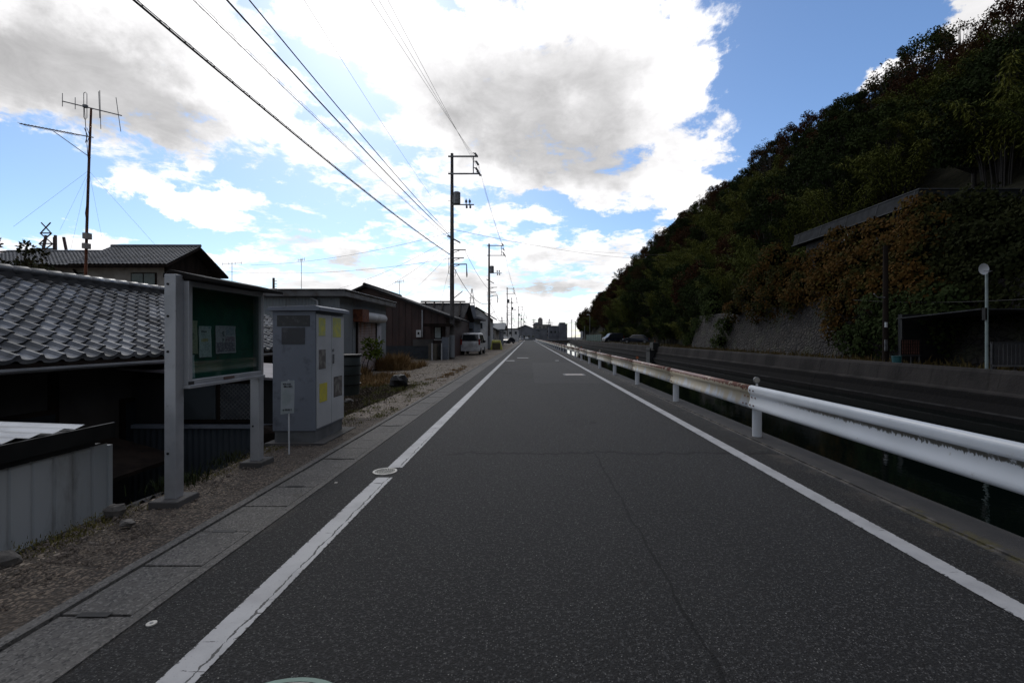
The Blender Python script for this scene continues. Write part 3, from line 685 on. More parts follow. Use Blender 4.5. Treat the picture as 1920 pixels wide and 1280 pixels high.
# sheets of paper pinned inside
def papermat(name, base, ink, band=None, rows=26):
    m, nt, bs = newmat(name)
    tcn = nd(nt, 'ShaderNodeTexCoord'); s = nd(nt, 'ShaderNodeSeparateXYZ'); nt.links.new(tcn.outputs['Generated'], s.inputs[0]); gx, gy, gz_ = s.outputs
    rowf = M_('FRACT', M_('MULTIPLY', gz_, float(rows), nt=nt), nt=nt)
    line = M_('MULTIPLY', M_('LESS_THAN', rowf, .45, nt=nt), M_('MULTIPLY', M_('GREATER_THAN', gy, .1, nt=nt), M_('LESS_THAN', gy, .9, nt=nt), nt=nt), nt=nt)
    mp = nd(nt, 'ShaderNodeMapping'); mp.inputs['Scale'].default_value = (1, 26, rows); nt.links.new(tcn.outputs['Generated'], mp.inputs[0])
    wnz = nd(nt, 'ShaderNodeTexWhiteNoise') ; fl = nd(nt, 'ShaderNodeVectorMath', operation='FLOOR'); nt.links.new(mp.outputs[0], fl.inputs[0]); nt.links.new(fl.outputs[0], wnz.inputs['Vector'])
    g = M_('GREATER_THAN', wnz.outputs['Value'], .4, nt=nt)
    big = M_('GREATER_THAN', noise(nt, mp.outputs[0], .16, 2), .47, nt=nt)
    col = mixc(nt, M_('MULTIPLY', M_('MULTIPLY', line, g, nt=nt), M_('MULTIPLY', big, .6, nt=nt), nt=nt), base, ink)
    if band:
        for (z0, z1, y0, y1, c) in band:
            k = M_('MULTIPLY', M_('MULTIPLY', M_('GREATER_THAN', gz_, z0, nt=nt), M_('LESS_THAN', gz_, z1, nt=nt), nt=nt), M_('MULTIPLY', M_('GREATER_THAN', gy, y0, nt=nt), M_('LESS_THAN', gy, y1, nt=nt), nt=nt), nt=nt)
            k = M_('MULTIPLY', k, SS(noise(nt, mp.outputs[0], .5, 4), .35, .5, nt), nt=nt)
            col = mixc(nt, M_('MULTIPLY', k, .75, nt=nt), col, c)
    nt.links.new(col, bs.inputs['Base Color']); bs.inputs['Roughness'].default_value = .8
    return m
def paper(name, lab, y0, y1, z0, z1, mt, tilt=0):
    m = MB(); n = 6; vs = []
    for th in (-3.218, -3.215):
        for i in range(n + 1):
            for j in range(n + 1):
                yy = y0 + (y1 - y0) * i / n; z = z0 + (z1 - z0) * j / n + tilt * (yy - y0)
                b = .004 * math.sin(i * 1.1 + j * .7) + (.006 if j in (0, n) and i in (0, n) else 0)
                vs.append((th + b, yy, z))
    N = n + 1; K = N * N
    fs = [(a * K + i * N + j, a * K + i * N + j + 1, a * K + (i + 1) * N + j + 1, a * K + (i + 1) * N + j) for a in (0, 1) for i in range(n) for j in range(n)]
    for i in range(n):
        fs += [(i * N, (i + 1) * N, K + (i + 1) * N, K + i * N), (i * N + n, (i + 1) * N + n, K + (i + 1) * N + n, K + i * N + n), (i, i + 1, K + i + 1, K + i), (n * N + i, n * N + i + 1, K + n * N + i + 1, K + n * N + i)]
    return tag(m.add(vs, fs).build(name, mt), lab, 'poster')
paper('notice_sheet', 'yellowish leaflet pinned highest at the left of the notice board', 4.27, 4.46, 1.34, 1.66, papermat('cream leaflet', (.50, .50, .36), (.1, .12, .08), [(.45, .62, .1, .75, (.08, .10, .09))]))
paper('notice_sheet', 'narrow white sheet with an orange line pinned in the notice board', 4.48, 4.655, 1.30, 1.61, papermat('white printed sheet', (.66, .70, .74), (.1, .12, .15), [(.80, .845, .2, .6, (.03, .03, .04)), (.50, .60, .2, .75, (.6, .42, .08)), (.93, .98, .75, .95, (.1, .3, .4))]))
paper('notice_sheet', 'wide pinkish calendar sheet on the right of the notice board', 4.72, 5.04, 1.33, 1.62, papermat('pink printed sheet', (.62, .56, .64), (.16, .1, .2), [(.05, .40, .03, .97, (.17, .11, .19)), (.42, .6, .5, .95, (.30, .15, .25)), (.62, .80, .33, .43, (.06, .08, .08)), (.45, .55, .33, .43, (.06, .08, .08)), (.65, .98, .5, .95, (.3, .35, .45))], 30))
paper('notice_sheet', 'plain pale sheet standing in the bottom left corner of the notice board', 4.27, 4.42, 1.11, 1.33, papermat('plain pale sheet', (.58, .64, .70), (.4, .44, .5)))

# ---- grey cabinet
CB = thing('utility_cabinet', 'tall blue grey steel cabinet with yellow stickers on its double doors', 'cabinet', (-3.3, 7, 0))
m = MB(); m.box(-3.62, -3.01, 6.50, 7.47, .17, 1.87); m.build('body', M['cab_blue'], CB, bevel=.006)
m = MB(); m.prism([(-3.68, 1.89), (-3.66, 1.925), (-3.0, 1.95), (-2.93, 1.925), (-2.93, 1.875), (-3.68, 1.872)], 'y', 6.45, 7.53); m.build('roof', M['cab_blue'], CB, bevel=.004)
m = MB(); m.box(-3.60, -3.02, 6.52, 7.45, -.1, .168); m.build('plinth', mat('grey block plinth', (.12, .125, .13), .8, 0, (.08, .085, .09), 3), CB)
m = MB(); m.box(-3.7, -2.86, 6.42, 7.62, -.12, .012); m.build('base_slab', M['conc_dark'], CB)
dr = []
for y0, y1 in ((6.515, 6.982), (6.990, 7.455)):
    m = MB(); m.box(-3.01, -2.992, y0, y1, .20, 1.83); dr.append(m.build('door', M['cab_door'], CB, bevel=.004))
m = MB(); m.box(-2.992, -2.975, 7.02, 7.05, 1.10, 1.24); m.tube([(-2.992, 7.035, 1.30), (-2.98, 7.035, 1.30)], .022, 12); m.build('handle', M['galv'], dr[1])
def stk(name, a, b, n=.45):
    return mat(name, a, .6, 0, b, 9, n - .05, n + .1, dirt=tuple(x * .4 for x in a), dscale=16, dlo=.6, dhi=.75)
sty = stk('yellow faded sticker', (.52, .50, .09), (.40, .42, .16)); stp = stk('peeling grey sticker', (.2, .19, .17), (.09, .08, .075))
def sticker(par, lab, x, y0, y1, z0, z1, mt, edge=None):
    m = MB(); m.box(x, x + .003, y0, y1, z0, z1, 0)
    if edge: m.box(x - .0005, x + .002, y0 - .006, y1 + .006, z0 - .006, z1 + .006, 1)
    tag(m.build('sticker', [mt, M['wood']], par), lab)
sticker(dr[0], 'yellow sticker at the top of the left door', -2.992, 6.56, 6.77, 1.52, 1.78, sty)
sticker(dr[1], 'yellow sticker at the top of the right door', -2.992, 7.03, 7.33, 1.50, 1.80, sty)
sticker(dr[0], 'torn grey sticker halfway up the left door', -2.992, 6.56, 6.78, 1.04, 1.32, stp)
sticker(dr[0], 'bright yellow sticker low on the left door', -2.992, 6.58, 6.83, .56, .83, stk('bright yellow sticker', (.52, .46, .04), (.45, .4, .06)))
sticker(dr[1], 'brown edged sticker low on the right door', -2.992, 7.07, 7.37, .58, .88, stp, True)
m = MB(); m.box(-3.555, -3.09, 6.495, 6.499, 1.655, 1.81); m.build('sticker', mat('dirty dark plate', (.035, .037, .038), .5, 0, (.09, .09, .09), 12, .5, .7), CB)
m = MB(); m.box(-3.49, -3.16, 6.495, 6.499, 1.40, 1.635); m.build('sticker', mat('dark faded notice', (.04, .042, .048), .5, 0, (.085, .09, .1), 9, .5, .7), CB)
# ---- small sign on a stake in front of the cabinet
SG = thing('lawn_sign', 'small white notice sheet on a thin white stake in front of the cabinet', 'sign', (-3.08, 5.9, 0))
a = R(-3); ux, uy = math.cos(a), math.sin(a)
def sp(u, z, o=0): return (-3.08 + ux * u + uy * o * -1 * -1, 5.9 + uy * u - ux * o, z)
m = MB()
for (o0, o1) in ((.012, .018),):
    c = [(-.088, .93), (.088, .95), (.080, .53), (-.096, .51)]
    vs = [sp(u, z, o0) for u, z in c] + [sp(u, z, o1) for u, z in c]
    m.add(vs, [(0, 1, 2, 3), (7, 6, 5, 4), (0, 4, 5, 1), (1, 5, 6, 2), (2, 6, 7, 3), (3, 7, 4, 0)])
bd = m.build('board', mat('laminated white sheet', (.36, .39, .41), .45, 0, (.29, .33, .33), 7), SG)
m = MB(); rg = random.Random(12)
def glyph_row(m, u0, u1, zc, h, n, seed):
    rg = random.Random(seed); wd = (u1 - u0) / n
    for i in range(n):
        c = u0 + wd * (i + .5); g = wd * .42
        for _ in range(4):
            if rg.random() < .5: a_, b_ = (c - g, zc + rg.uniform(-.4, .4) * h), None; b_ = (c + g, a_[1])
            else: x_ = c + rg.uniform(-.8, .8) * g; a_, b_ = (x_, zc - h * .45), (x_, zc + h * .45)
            m.bar(sp(a_[0], a_[1], .0195), sp(b_[0], b_[1], .0195), .0035, .002, up=(ux, uy, 0) if abs(a_[1] - b_[1]) > 1e-6 else (0, 0, 1))
glyph_row(m, -.065, .045, .900, .024, 7, 1); m.build('lettering', M['black'], bd); m = MB(); glyph_row(m, -.055, .06, .868, .028, 7, 2)
m.build('lettering', M['black'], bd); m = MB(); glyph_row(m, -.08, -.05, .565, .026, 1, 5); glyph_row(m, -.042, .055, .57, .03, 5, 6)
m.build('lettering', M['black'], bd)
MB().tube([(-3.075, 5.905, -.02), (-3.08, 5.90, .95)], .010, 8).build('stake', M['white_metal'], SG)
# ---- dark green bin behind the cabinet
BN = thing('storage_bin', 'dark green ribbed plastic bin behind the cabinet', 'bin', (-4.9, 12.2, 0))
m = MB(); m.tube([(-4.95, 12.3, -.03), (-4.95, 12.3, .5), (-4.95, 12.3, .97), (-4.95, 12.3, 1.0)], [.40, .43, .45, .43], 28)
m.build('body', mat('dark green plastic', (.012, .02, .02), .45, 0, (.018, .026, .026), 3), BN)
m = MB()
for z in (.25, .5, .75): m.tube([(-4.95, 12.3, z - .015), (-4.95, 12.3, z + .015)], .452, 28)
m.tube([(-4.95, 12.3, .98), (-4.95, 12.3, 1.04)], .47, 28); m.build('rim', M['black'], BN)

# ---- grey tin warehouse with roller shutter
W1 = thing('tin_warehouse', 'grey corrugated tin storehouse with a rusty roller shutter', 'storehouse', (-9, 19, 0))
m = MB(); m.box(-14.5, -7.04, 17.04, 22.6, -.03, 3.05, 1)
corr(m, -14.5, -7.0, 17.0, -.03, 3.0, .12, .014, 0, 'x'); corr(m, 17.0, 22.62, -7.0, -.03, 3.0, .12, .014, 0, 'y')
m.box(-7.03, -6.98, 16.98, 17.04, -.03, 3.0, 0); m.box(-7.03, -6.98, 18.28, 18.33, -.03, 3.0, 0)
m.build('wall', [M['tin_grey'], M['dark']], W1)
m = MB(); m.prism([(-14.8, 2.98), (-14.8, 3.26), (-6.62, 3.26), (-6.62, 2.98)], 'y', 16.62, 22.95); m.box(-14.9, -6.56, 16.56, 23.0, 3.20, 3.245)
m.box(-14.0, -11.2, 18, 21, 3.26, 3.36)
m.build('roof', M['fascia'], W1, bevel=.02)
m = MB(); n = 30
for i in range(n):
    z = .02 + 2.1 * i / n; m.prism([(-6.985, z), (-6.955, z + .02), (-6.955, z + .055), (-6.985, z + .068)], 'y', 18.75, 20.95)
def shut():
    m, nt, bs = newmat('old shutter paint'); p = pos(nt); s = nd(nt, 'ShaderNodeSeparateXYZ'); nt.links.new(p, s.inputs[0])
    q = pos(nt, (1, 5, .8)); k = M_('MULTIPLY', SS(noise(nt, q, .9, 6, .65), .42, .58, nt), SS(s.outputs[2], 1.1, 2.2, nt), nt=nt)
    col = mixc(nt, SS(noise(nt, p, 2, 5), .3, .7, nt), (.33, .28, .27), (.26, .225, .22))
    nt.links.new(mixc(nt, k, col, (.2, .07, .025)), bs.inputs['Base Color']); bs.inputs['Roughness'].default_value = .6; return m
sh = m.build('shutter', shut(), W1)
m = MB(); m.tube([(-6.82, 19.05, 2.36), (-6.82, 21.6, 2.36)], .2, 18, 0); m.box(-7.0, -6.82, 19.05, 21.6, 2.16, 2.55, 0)
m.box(-7.0, -6.60, 18.3, 19.05, 2.12, 2.62, 1); m.build('shutter_box', [M['plaster_white'], M['rust']], sh)
MB().box(-7.0, -6.93, 18.62, 18.74, -.03, 2.15).build('shutter_frame', M['wood'], sh); MB().box(-7.0, -6.93, 20.96, 21.04, -.03, 2.15).build('shutter_frame', M['wood'], sh)
MB().box(-6.985, -6.968, 21.2, 21.8, 1.2, 2.05).build('notice', papermat('old wall notice', (.38, .38, .42), (.25, .25, .3)), W1)
MB().tube([(-8.0, 16.9, 2.95), (-7.75, 16.9, 2.85), (-7.75, 16.92, 1.9), (-7.75, 16.92, .1)], .045, 8).build('downpipe', M['alu'], W1)

# ---- brown house gable
G1 = thing('brown_house', 'low brown tin clad house with a long gable behind the storehouse', 'house', (-8, 34, 0))
Y0 = 32.0
gp = [(-12.2, -.03), (-5.75, -.03), (-5.75, 2.95), (-11.2, 4.95), (-12.2, 4.55)]
m = MB(); m.prism(gp, 'y', Y0, 40, 0)
x = -12.2
while x < -5.8:
    zt = 2.95 + (-5.75 - x) / 5.45 * 2.0 if x > -11.2 else 4.5
    m.box(x, x + .04, Y0 - .03, Y0, 0.95, zt - .05, 0); x += .45
m.build('wall', M['tin_brown'], G1)
m = MB(); m.box(-12.2, -5.73, Y0 - .06, Y0 - .005, -.03, .9); m.box(-8.0, -6.6, Y0 - .10, Y0 - .055, .88, 1.35, 1); m.build('wall_base', [mat('dark blue base board', (.02, .027, .035), .7), M['conc_dark']], G1)
m = MB(); t = .14
for (a, b) in (((-11.25, 4.98), (-5.2, 2.76)), ((-11.25, 4.98), (-14.5, 3.5))):
    d = Vector((b[0] - a[0], b[1] - a[1])).normalized(); nn_ = Vector((-d.y, d.x)) * t * (1 if b[0] > a[0] else -1)
    m.prism([a, b, (b[0] + nn_.x, b[1] + nn_.y), (a[0] + nn_.x, a[1] + nn_.y)], 'y', Y0 - .5, 40.5)
m.tube([(-11.25, Y0 - .5, 5.13), (-11.25, 40.5, 5.13)], .13, 8)
m.build('roof', mat('dark tile roof', (.03, .03, .032), .8, 0, (.02, .02, .022), 2, spec=.15), G1)
MB().tube([(-7.35, Y0 - .1, 3.4), (-7.35, Y0 - .1, 1.5)], .05, 8).build('downpipe', M['alu'], G1)
mb_ = MB().box(-7.75, -7.42, Y0 - .2, Y0 - .03, 1.5, 2.0).build('meter_box', M['plaster_white'], G1)
MB().box(-7.66, -7.53, Y0 - .21, Y0 - .2, 1.68, 1.86).build('dial', M['black'], mb_)
# porch at the corner
P1 = thing('porch', 'dark porch with a canopy and a pale window at the corner of the brown house', 'porch', (-5.6, 31, 0))
m = MB(); m.box(-6.9, -5.0, 30.2, 31.9, 2.28, 2.36); m.box(-6.9, -5.0, 30.15, 30.2, 2.2, 2.4); m.build('canopy', M['wood'], P1)
m = MB(); m.box(-6.65, -6.1, 30.6, 31.9, -.03, 1.05, 0); m.build('low_wall', mat('tan block', (.09, .08, .065), .9), P1)
m = MB()
for x in (-6.35, -5.72): m.tube([(x, 30.4, -.03), (x, 30.4, 1.1)], .045, 8)
m.build('rail_post', M['alu'], P1)
wi = MB().box(-6.42, -5.9, 31.4, 31.5, 1.35, 2.25).build('window', M['wood'], P1)
MB().box(-6.36, -5.98, 31.38, 31.41, 1.45, 2.18).build('pane', mat('frosted pane', (.4, .45, .45), .3), wi)
MB().box(-6.42, -5.88, 31.3, 31.42, 1.3, 1.36).build('sill', M['alu'], wi)
MB().box(-5.98, -5.80, 30.5, 30.75, .2, .95).build('post_box', M['black'], P1)
LK = thing('metal_locker', 'pale grey steel locker standing beside the nearest utility pole', 'locker', (-5.75, 31, 0))
MB().box(-5.87, -5.42, 31.2, 31.6, -.03, 1.5).build('body', M['tin_grey'], LK, bevel=.01)
MB().box(-5.86, -5.43, 31.18, 31.2, .76, 1.48).build('door', M['cab_blue'], LK); MB().box(-5.86, -5.43, 31.18, 31.2, .03, .73).build('door', M['cab_blue'], LK)

# ---- the row of houses further along
def simple_house(name, lab, cat, x0, x1, y0, y1, zw, wallm, roofm, kind='flat', zr_=None, over=.4, axis='y', wins=()):
    t = thing(name, lab, cat, ((x0 + x1) / 2, (y0 + y1) / 2, 0))
    MB().box(x0, x1, y0, y1, -.03, zw).build('wall', wallm, t)
    m = MB()
    if kind == 'flat': m.box(x0 - over, x1 + over, y0 - over, y1 + over, zw, zw + .22)
    else:
        if axis == 'y':     # ridge runs along y
            xm = (x0 + x1) / 2
            m.prism([(x0 - over, zw - .1), (xm, zr_ - .15), (x1 + over, zw - .1), (x1 + over, zw + .05), (xm, zr_), (x0 - over, zw + .05)], 'y', y0 - over, y1 + over)
            MB().prism([(x0, zw), (x1, zw), (xm, zr_ - .16)], 'y', y0 + .01, y1 - .01).build('gable', wallm, t)
        else:
            ym = (y0 + y1) / 2
            m.prism([(y0 - over, zw - .1), (ym, zr_ - .15), (y1 + over, zw - .1), (y1 + over, zw + .05), (ym, zr_), (y0 - over, zw + .05)], 'x', x0 - over, x1 + over)
            MB().prism([(y0, zw), (y1, zw), (ym, zr_ - .16)], 'x', x0 + .01, x1 - .01).build('gable', wallm, t)
    m.build('roof', roofm, t)
    for (face, a, b, z0, z1) in wins:
        m = MB(); p = MB()
        if face == 'f': m.box(a, b, y0 - .05, y0 + .02, z0, z1); p.box(a + .07, b - .07, y0 - .065, y0 - .045, z0 + .07, z1 - .07)
        elif face == 'r': m.box(x1 - .02, x1 + .05, a, b, z0, z1); p.box(x1 + .045, x1 + .065, a + .07, b - .07, z0 + .07, z1 - .07)
        wn_ = m.build('window', M['alu'], t); p.build('pane', M['glass'], wn_)
    return t
darkroof = mat('dark slate roof', (.03, .03, .033), .85, 0, (.02, .02, .023), 1, spec=.1)
t = simple_house('workshop_house', 'dark house with a long roof carrying slanted beams behind the brown house', 'house', -11, -6.3, 42, 49, 3.2, M['tin_brown'], darkroof, 'gable', 4.9, .5, 'x')
m = MB()
for i in range(5): x = -9.6 + i * .85; m.bar((x, 41.4, 3.4), (x - .5, 45.4, 5.0), .1, .14)
m.box(-10.6, -6.2, 45.3, 45.5, 4.95, 5.08); m.build('roof_beam', M['wood'], t)
t = simple_house('blue_house', 'blue grey flat roofed house behind the parked white van', 'house', -9.5, -5.9, 50, 57, 3.5, M['plaster_blue'], M['far_dark'], 'flat', None, .6, 'y', [('f', -7.2, -6.4, 1.2, 2.1), ('f', -9.0, -8.2, 1.2, 2.1)])
m = MB(); m.box(-7.6, -6.0, 49.2, 50, 2.3, 2.4); m.build('awning', M['wood'], t)
RT = thing('roof_tank_screen', 'dark slanted panel standing on the flat roof of the blue grey house', 'roof panel', (-6.6, 51, 3.7))
m = MB(); m.prism([(-7.25, 3.72), (-5.75, 3.72), (-5.95, 5.05), (-7.45, 5.05)], 'y', 51.0, 51.3); m.build('panel', M['far_dark'], RT)
MB().bar((-7.2, 51.3, 4.8), (-7.2, 53, 3.72), .08).build('brace', M['galv'], RT); MB().bar((-6.1, 51.3, 4.8), (-6.1, 53, 3.72), .08).build('brace', M['galv'], RT)
simple_house('white_house', 'tall white rendered house with a pitched roof past the blue grey house', 'house', -8.6, -5.25, 62, 69, 4.15, M['plaster_white'], darkroof, 'gable', 5.6, .55, 'y', [('f', -6.9, -6.1, 2.6, 3.5), ('f', -8.2, -7.5, 2.6, 3.5)])
simple_house('cream_house', 'small cream walled house just beyond the tall white house', 'house', -8.5, -5.0, 72, 79, 2.5, M['plaster'], darkroof, 'gable', 3.6, .5, 'y', [('f', -6, -5.3, 1.2, 2.1)])
t = simple_house('blue_roof_house', 'dark house under a blue grey sheet roof far along the left side', 'house', -9.5, -4.9, 84, 92, 2.9, M['far_dark'], M['blue_roof'], 'gable', 4.2, .7, 'x')
m = MB().box(-7.6, -6.7, 87, 88, 3.9, 4.75); m.build('chimney', M['far_grey'], t)
simple_house('far_white_building', 'pale blue white two storey building beside the road in the distance', 'building', -9, -3.2, 150, 160, 4.2, M['plaster_white'], M['far_dark'], 'flat', None, .3, 'y', [('f', -6.2, -5.2, 2.4, 3.4), ('f', -8.2, -7.2, 2.4, 3.4), ('f', -4.4, -3.6, 2.4, 3.4), ('f', -6.2, -5.2, .6, 1.6)])
simple_house('grey_hall', 'long low grey hall with a shallow pitched roof in the distance', 'building', -9, 6, 248, 262, 5.0, M['far_grey'], M['far_dark'], 'gable', 8.2, .6, 'y', [('f', x, x + 1.6, 1.2, 2.6) for x in (-8, -5.5, -3, -.5, 2)])
t = simple_house('tan_apartments', 'tan apartment block with a stair tower at the end of the road', 'building', 3.5, 15, 300, 315, 9.6, M['far_tan'], M['far_grey'], 'flat', None, .4, 'y', [('f', x, x + 1.6, z, z + 1.5) for z in (2, 4.6, 7.2) for x in (4.3, 7, 9.7, 12.4)])
MB().box(6.6, 9.6, 301, 306, 9.6, 13.6).box(7.2, 9.0, 302, 305, 13.6, 14.4).build('stair_tower', M['far_tan'], t)
MB().prism([(3.2, 9.8), (5.0, 11.2), (6.55, 11.2), (6.55, 9.8)], 'y', 300, 306).build('roof', M['far_grey'], t)
simple_house('grey_workshop', 'plain grey block in front of the tan apartments', 'building', 5.4, 11, 266, 276, 6.2, M['far_grey'], M['far_dark'], 'flat', None, .3)
t = simple_house('dark_block', 'long dark building with a square tower by the bridge', 'building', 13, 23, 290, 305, 8.4, M['far_dark'], M['far_dark'], 'flat', None, .3, 'y', [('f', x, x + 1.3, 4, 5.6) for x in (14, 16.5, 19)])
MB().box(19.5, 24.5, 286, 296, -.03, 9.9).box(19.9, 23.4, 287, 295, 9.9, 10.7).build('tower', M['far_dark'], t)
simple_house('far_factory', 'low dark building behind the far trees on the right bank', 'building', 32, 42, 268, 280, 10.5, M['far_dark'], M['far_dark'], 'flat', None, .3)
BR = thing('bridge', 'low dark bridge crossing the canal in the distance', 'bridge', (10, 217, 0))
MB().box(3.0, 21, 216.5, 224, -.9, .35).build('deck', M['far_dark'], BR)
m = MB(); m.box(3.2, 20.8, 216.5, 216.6, 1.1, 1.2)
for i in range(18): m.box(3.2 + i, 3.28 + i, 216.5, 216.6, .35, 1.1)
m.build('railing', M['galv'], BR)

# ---- two storey house behind the tiled roof
H2 = thing('two_storey_house', 'two storey house with a grey tiled hipped roof behind the near tiled roof', 'house', (-31, 37, 0))
X1 = -26.4; YF, YB = 34.6, 39.4; XL = -41.5
m = MB(); m.box(XL, X1 - .9, YF, YB, -.03, 6.75); m.build('wall', M['plaster'], H2)
m = MB()
def gable_roof(m, x0, x1, yf, yb, ze, zr2, th=.16, ov=.9):
    ym = (yf + yb) / 2
    m.prism([(yf - ov, ze), (ym, zr2), (yb + ov, ze), (yb + ov, ze - th), (ym, zr2 - th), (yf - ov, ze - th)], 'x', x0, x1)
m2 = MB()
def tslope(m, x0, x1, yf, zf, ym, zr2, tp=.3, row=.28):
    d = Vector((0, ym - yf, zr2 - zf)); L = d.length; d /= L; nrm = Vector((0, -d.z, d.y)); rows = int(L / row); n = int((x1 - x0) / tp) * 4
    for r in range(rows):
        vs = []
        for s_, lf in ((L * r / rows, .0), (L * r / rows, .05), (L * (r + 1) / rows, .015)):
            for i in range(n + 1):
                h = (0, .035, .05, .02)[i % 4]
                vs.append(Vector((x0 + i * tp / 4, yf, zf)) + d * s_ + nrm * (h + lf))
        N = n + 1; m.add(vs, [(l * N + i, l * N + i + 1, (l + 1) * N + i + 1, (l + 1) * N + i) for l in (0, 1) for i in range(n)])
gable_roof(m, XL - .5, -33.0, YF, YB, 6.75, 8.35); gable_roof(m, -33.6, X1, YF - .1, YB + .1, 6.8, 8.75, .16, .95)
r2 = m.build('roof', M['wood'], H2)
tslope(m2, XL - .5, -33.6, YF - .95, 6.78, 37, 8.36); tslope(m2, -33.6, X1, YF - 1.08, 6.83, 37, 8.78)
m2.tube([(XL - .5, 37, 8.42), (-33.6, 37, 8.42)], .11, 8); m2.tube([(-33.6, 37, 8.86), (X1, 37, 8.86)], .12, 8)
m2.build('roof_tiles', mat('grey roof tile', (.10, .105, .115), .5, .1, (.07, .075, .08), 1.5, dirt=(.04, .04, .045), dscale=1.5), r2, fix=False)
m = MB(); m.prism([(YF - .05, 6.0), (YB, 6.0), (YB, 6.9), (37, 8.45), (YF - .05, 6.9)], 'x', X1 - 1.0, X1 - .75); m.build('gable_wall', M['wood'], H2)
for x in (-29.9, -35.2):
    wi = MB().box(x, x + 1.9, YF - .08, YF + .02, 5.35, 6.35).build('window', M['wood'], H2)
    MB().box(x + .08, x + .92, YF - .1, YF - .07, 5.43, 6.27).box(x + 1.0, x + 1.82, YF - .1, YF - .07, 5.43, 6.27).build('pane', mat('green grey glass', (.08, .11, .10), .12), wi)
MB().tube([(-34.2, YF - .1, 6.6), (-33.9, YF - .1, 6.2), (-33.9, YF - .1, 3.0)], .07, 8).build('downpipe', M['wood'], H2)
# crane gantry far left
CR = thing('lattice_crane', 'distant steel lattice crane with a horizontal jib behind the trees at far left', 'crane', (-85, 80, 0))
st = mat('rust brown steel', (.07, .045, .045), .8)
m = MB(); c = PT(103, 460, Y=80); x0, z0 = c.x, c.z
for s_ in (-1, 1):
    for q in (-1, 1): m.bar((x0 + s_ * 2.3, 80 + q * 2, z0 - 12), (x0 + s_ * .8, 80 + q * .7, z0 + 1.6), .3)
for i in range(7):
    z = z0 - 9 + i * 1.8; w_ = 2.1 - i * .2
    m.bar((x0 - w_, 78.5, z), (x0 + w_, 78.5, z), .18); m.bar((x0 - w_, 78.5, z), (x0 + w_ - .1, 78.5, z + 1.8), .14); m.bar((x0 + w_, 78.5, z), (x0 - w_ + .1, 78.5, z + 1.8), .14)
m.box(x0 - 2.3, x0 + 2.3, 78, 82, z0 - 1.9, z0 - 1.3); m.build('tower', st, CR)
m = MB(); m.bar((x0 - 17, 80, z0 - 1.5), (x0, 80, z0 - .6), .25); m.bar((x0 - 17, 80, z0 - 4), (x0, 80, z0 - 4), .25)
for i in range(12): m.bar((x0 - 17 + i * 1.4, 80, z0 - 4), (x0 - 16.3 + i * 1.4, 80, z0 - 1.3), .14); m.bar((x0 - 16.3 + i * 1.4, 80, z0 - 1.3), (x0 - 15.6 + i * 1.4, 80, z0 - 4), .14)
m.box(x0 - 12, x0 - 11, 79.5, 80.5, z0 - 12, z0 - 1.8); m.build('jib', st, CR)

# ---- TV antenna mast on the tiled house ridge
AN = thing('antenna_mast', 'tall thin mast with two television aerials on the near tiled roof', 'antenna', (-9.05, 9.4, 2.75))
def A(px, py, dy=0): return PT(px, py, Y=9.4 + dy)
m = MB(); m.tube([A(160, 535), A(163, 420), A(167, 300), A(171, 203)], [.026, .024, .022, .018], 8); mast = m.build('mast', M['rust'], AN)
m = MB(); m.tube([A(165, 440, -.03), A(160, 400, -.05), A(168, 340, -.03), A(163, 270, -.04), A(158, 200, -.03)], .006, 6); m.build('cable', M['cable'], mast)
m = MB(); m.box(*[f for f in (A(163, 0).x, A(171, 0).x, 9.3, 9.42, A(0, 449).z, A(0, 438).z)]); m.build('booster_box', M['plaster'], mast); m = MB(); m.box(A(162, 0).x, A(169, 0).x, 9.3, 9.42, A(0, 467).z, A(0, 457).z); m.build('booster_box', M['plaster'], mast)
m = MB(); m.tube([A(117, 190), A(228, 217)], .011, 6)
for px, a, b, tl in ((117, 175, 200, 0), (141, 183, 205, 0), (188, 170, 242, 2), (186, 172, 222, 2), (222, 183, 247, 9)):
    m.tube([A(px - tl / 2, a), A(px + tl / 2, b)], .006, 6)
m.tube([A(157, 175), A(157, 220), A(160, 225), A(163, 221), A(163, 176), A(160, 173), A(157, 175)], .006, 6)
m.box(A(157, 0).x, A(163, 0).x, 9.37, 9.43, A(0, 202).z, A(0, 197).z)
m.build('upper_aerial', M['galv'], AN)
m = MB(); m.tube([A(37, 232, -.2), A(175, 258)], .011, 6); m.tube([A(100, 246, -.1), A(170, 296)], .008, 6)
for i in range(16):
    px = 42 + i * 6.6; c = A(px, 232.5 + (px - 37) * .19, -.15); m.tube([c + Vector((0, -.09, 0)), c + Vector((0, .09, .0))], .004, 5)
m.tube([A(158, 240), A(164, 254), A(160, 268)], .007, 6); m.tube([A(163, 240), A(168, 254), A(163, 268)], .005, 6)
m.build('lower_aerial', M['galv'], AN)
m = MB()
for (a, b) in (((166, 320), (25, 425)), ((166, 322), (112, 432)), ((166, 322), (132, 470)), ((167, 322), (194, 460)), ((168, 322), (290, 458))):
    pa, pb = A(*a), PT(b[0], b[1], Y=9.4 if b[0] > 60 else 8.0); m.tube([pa, pb], .0018, 4)
m.build('guy_wire', M['cable'], AN)

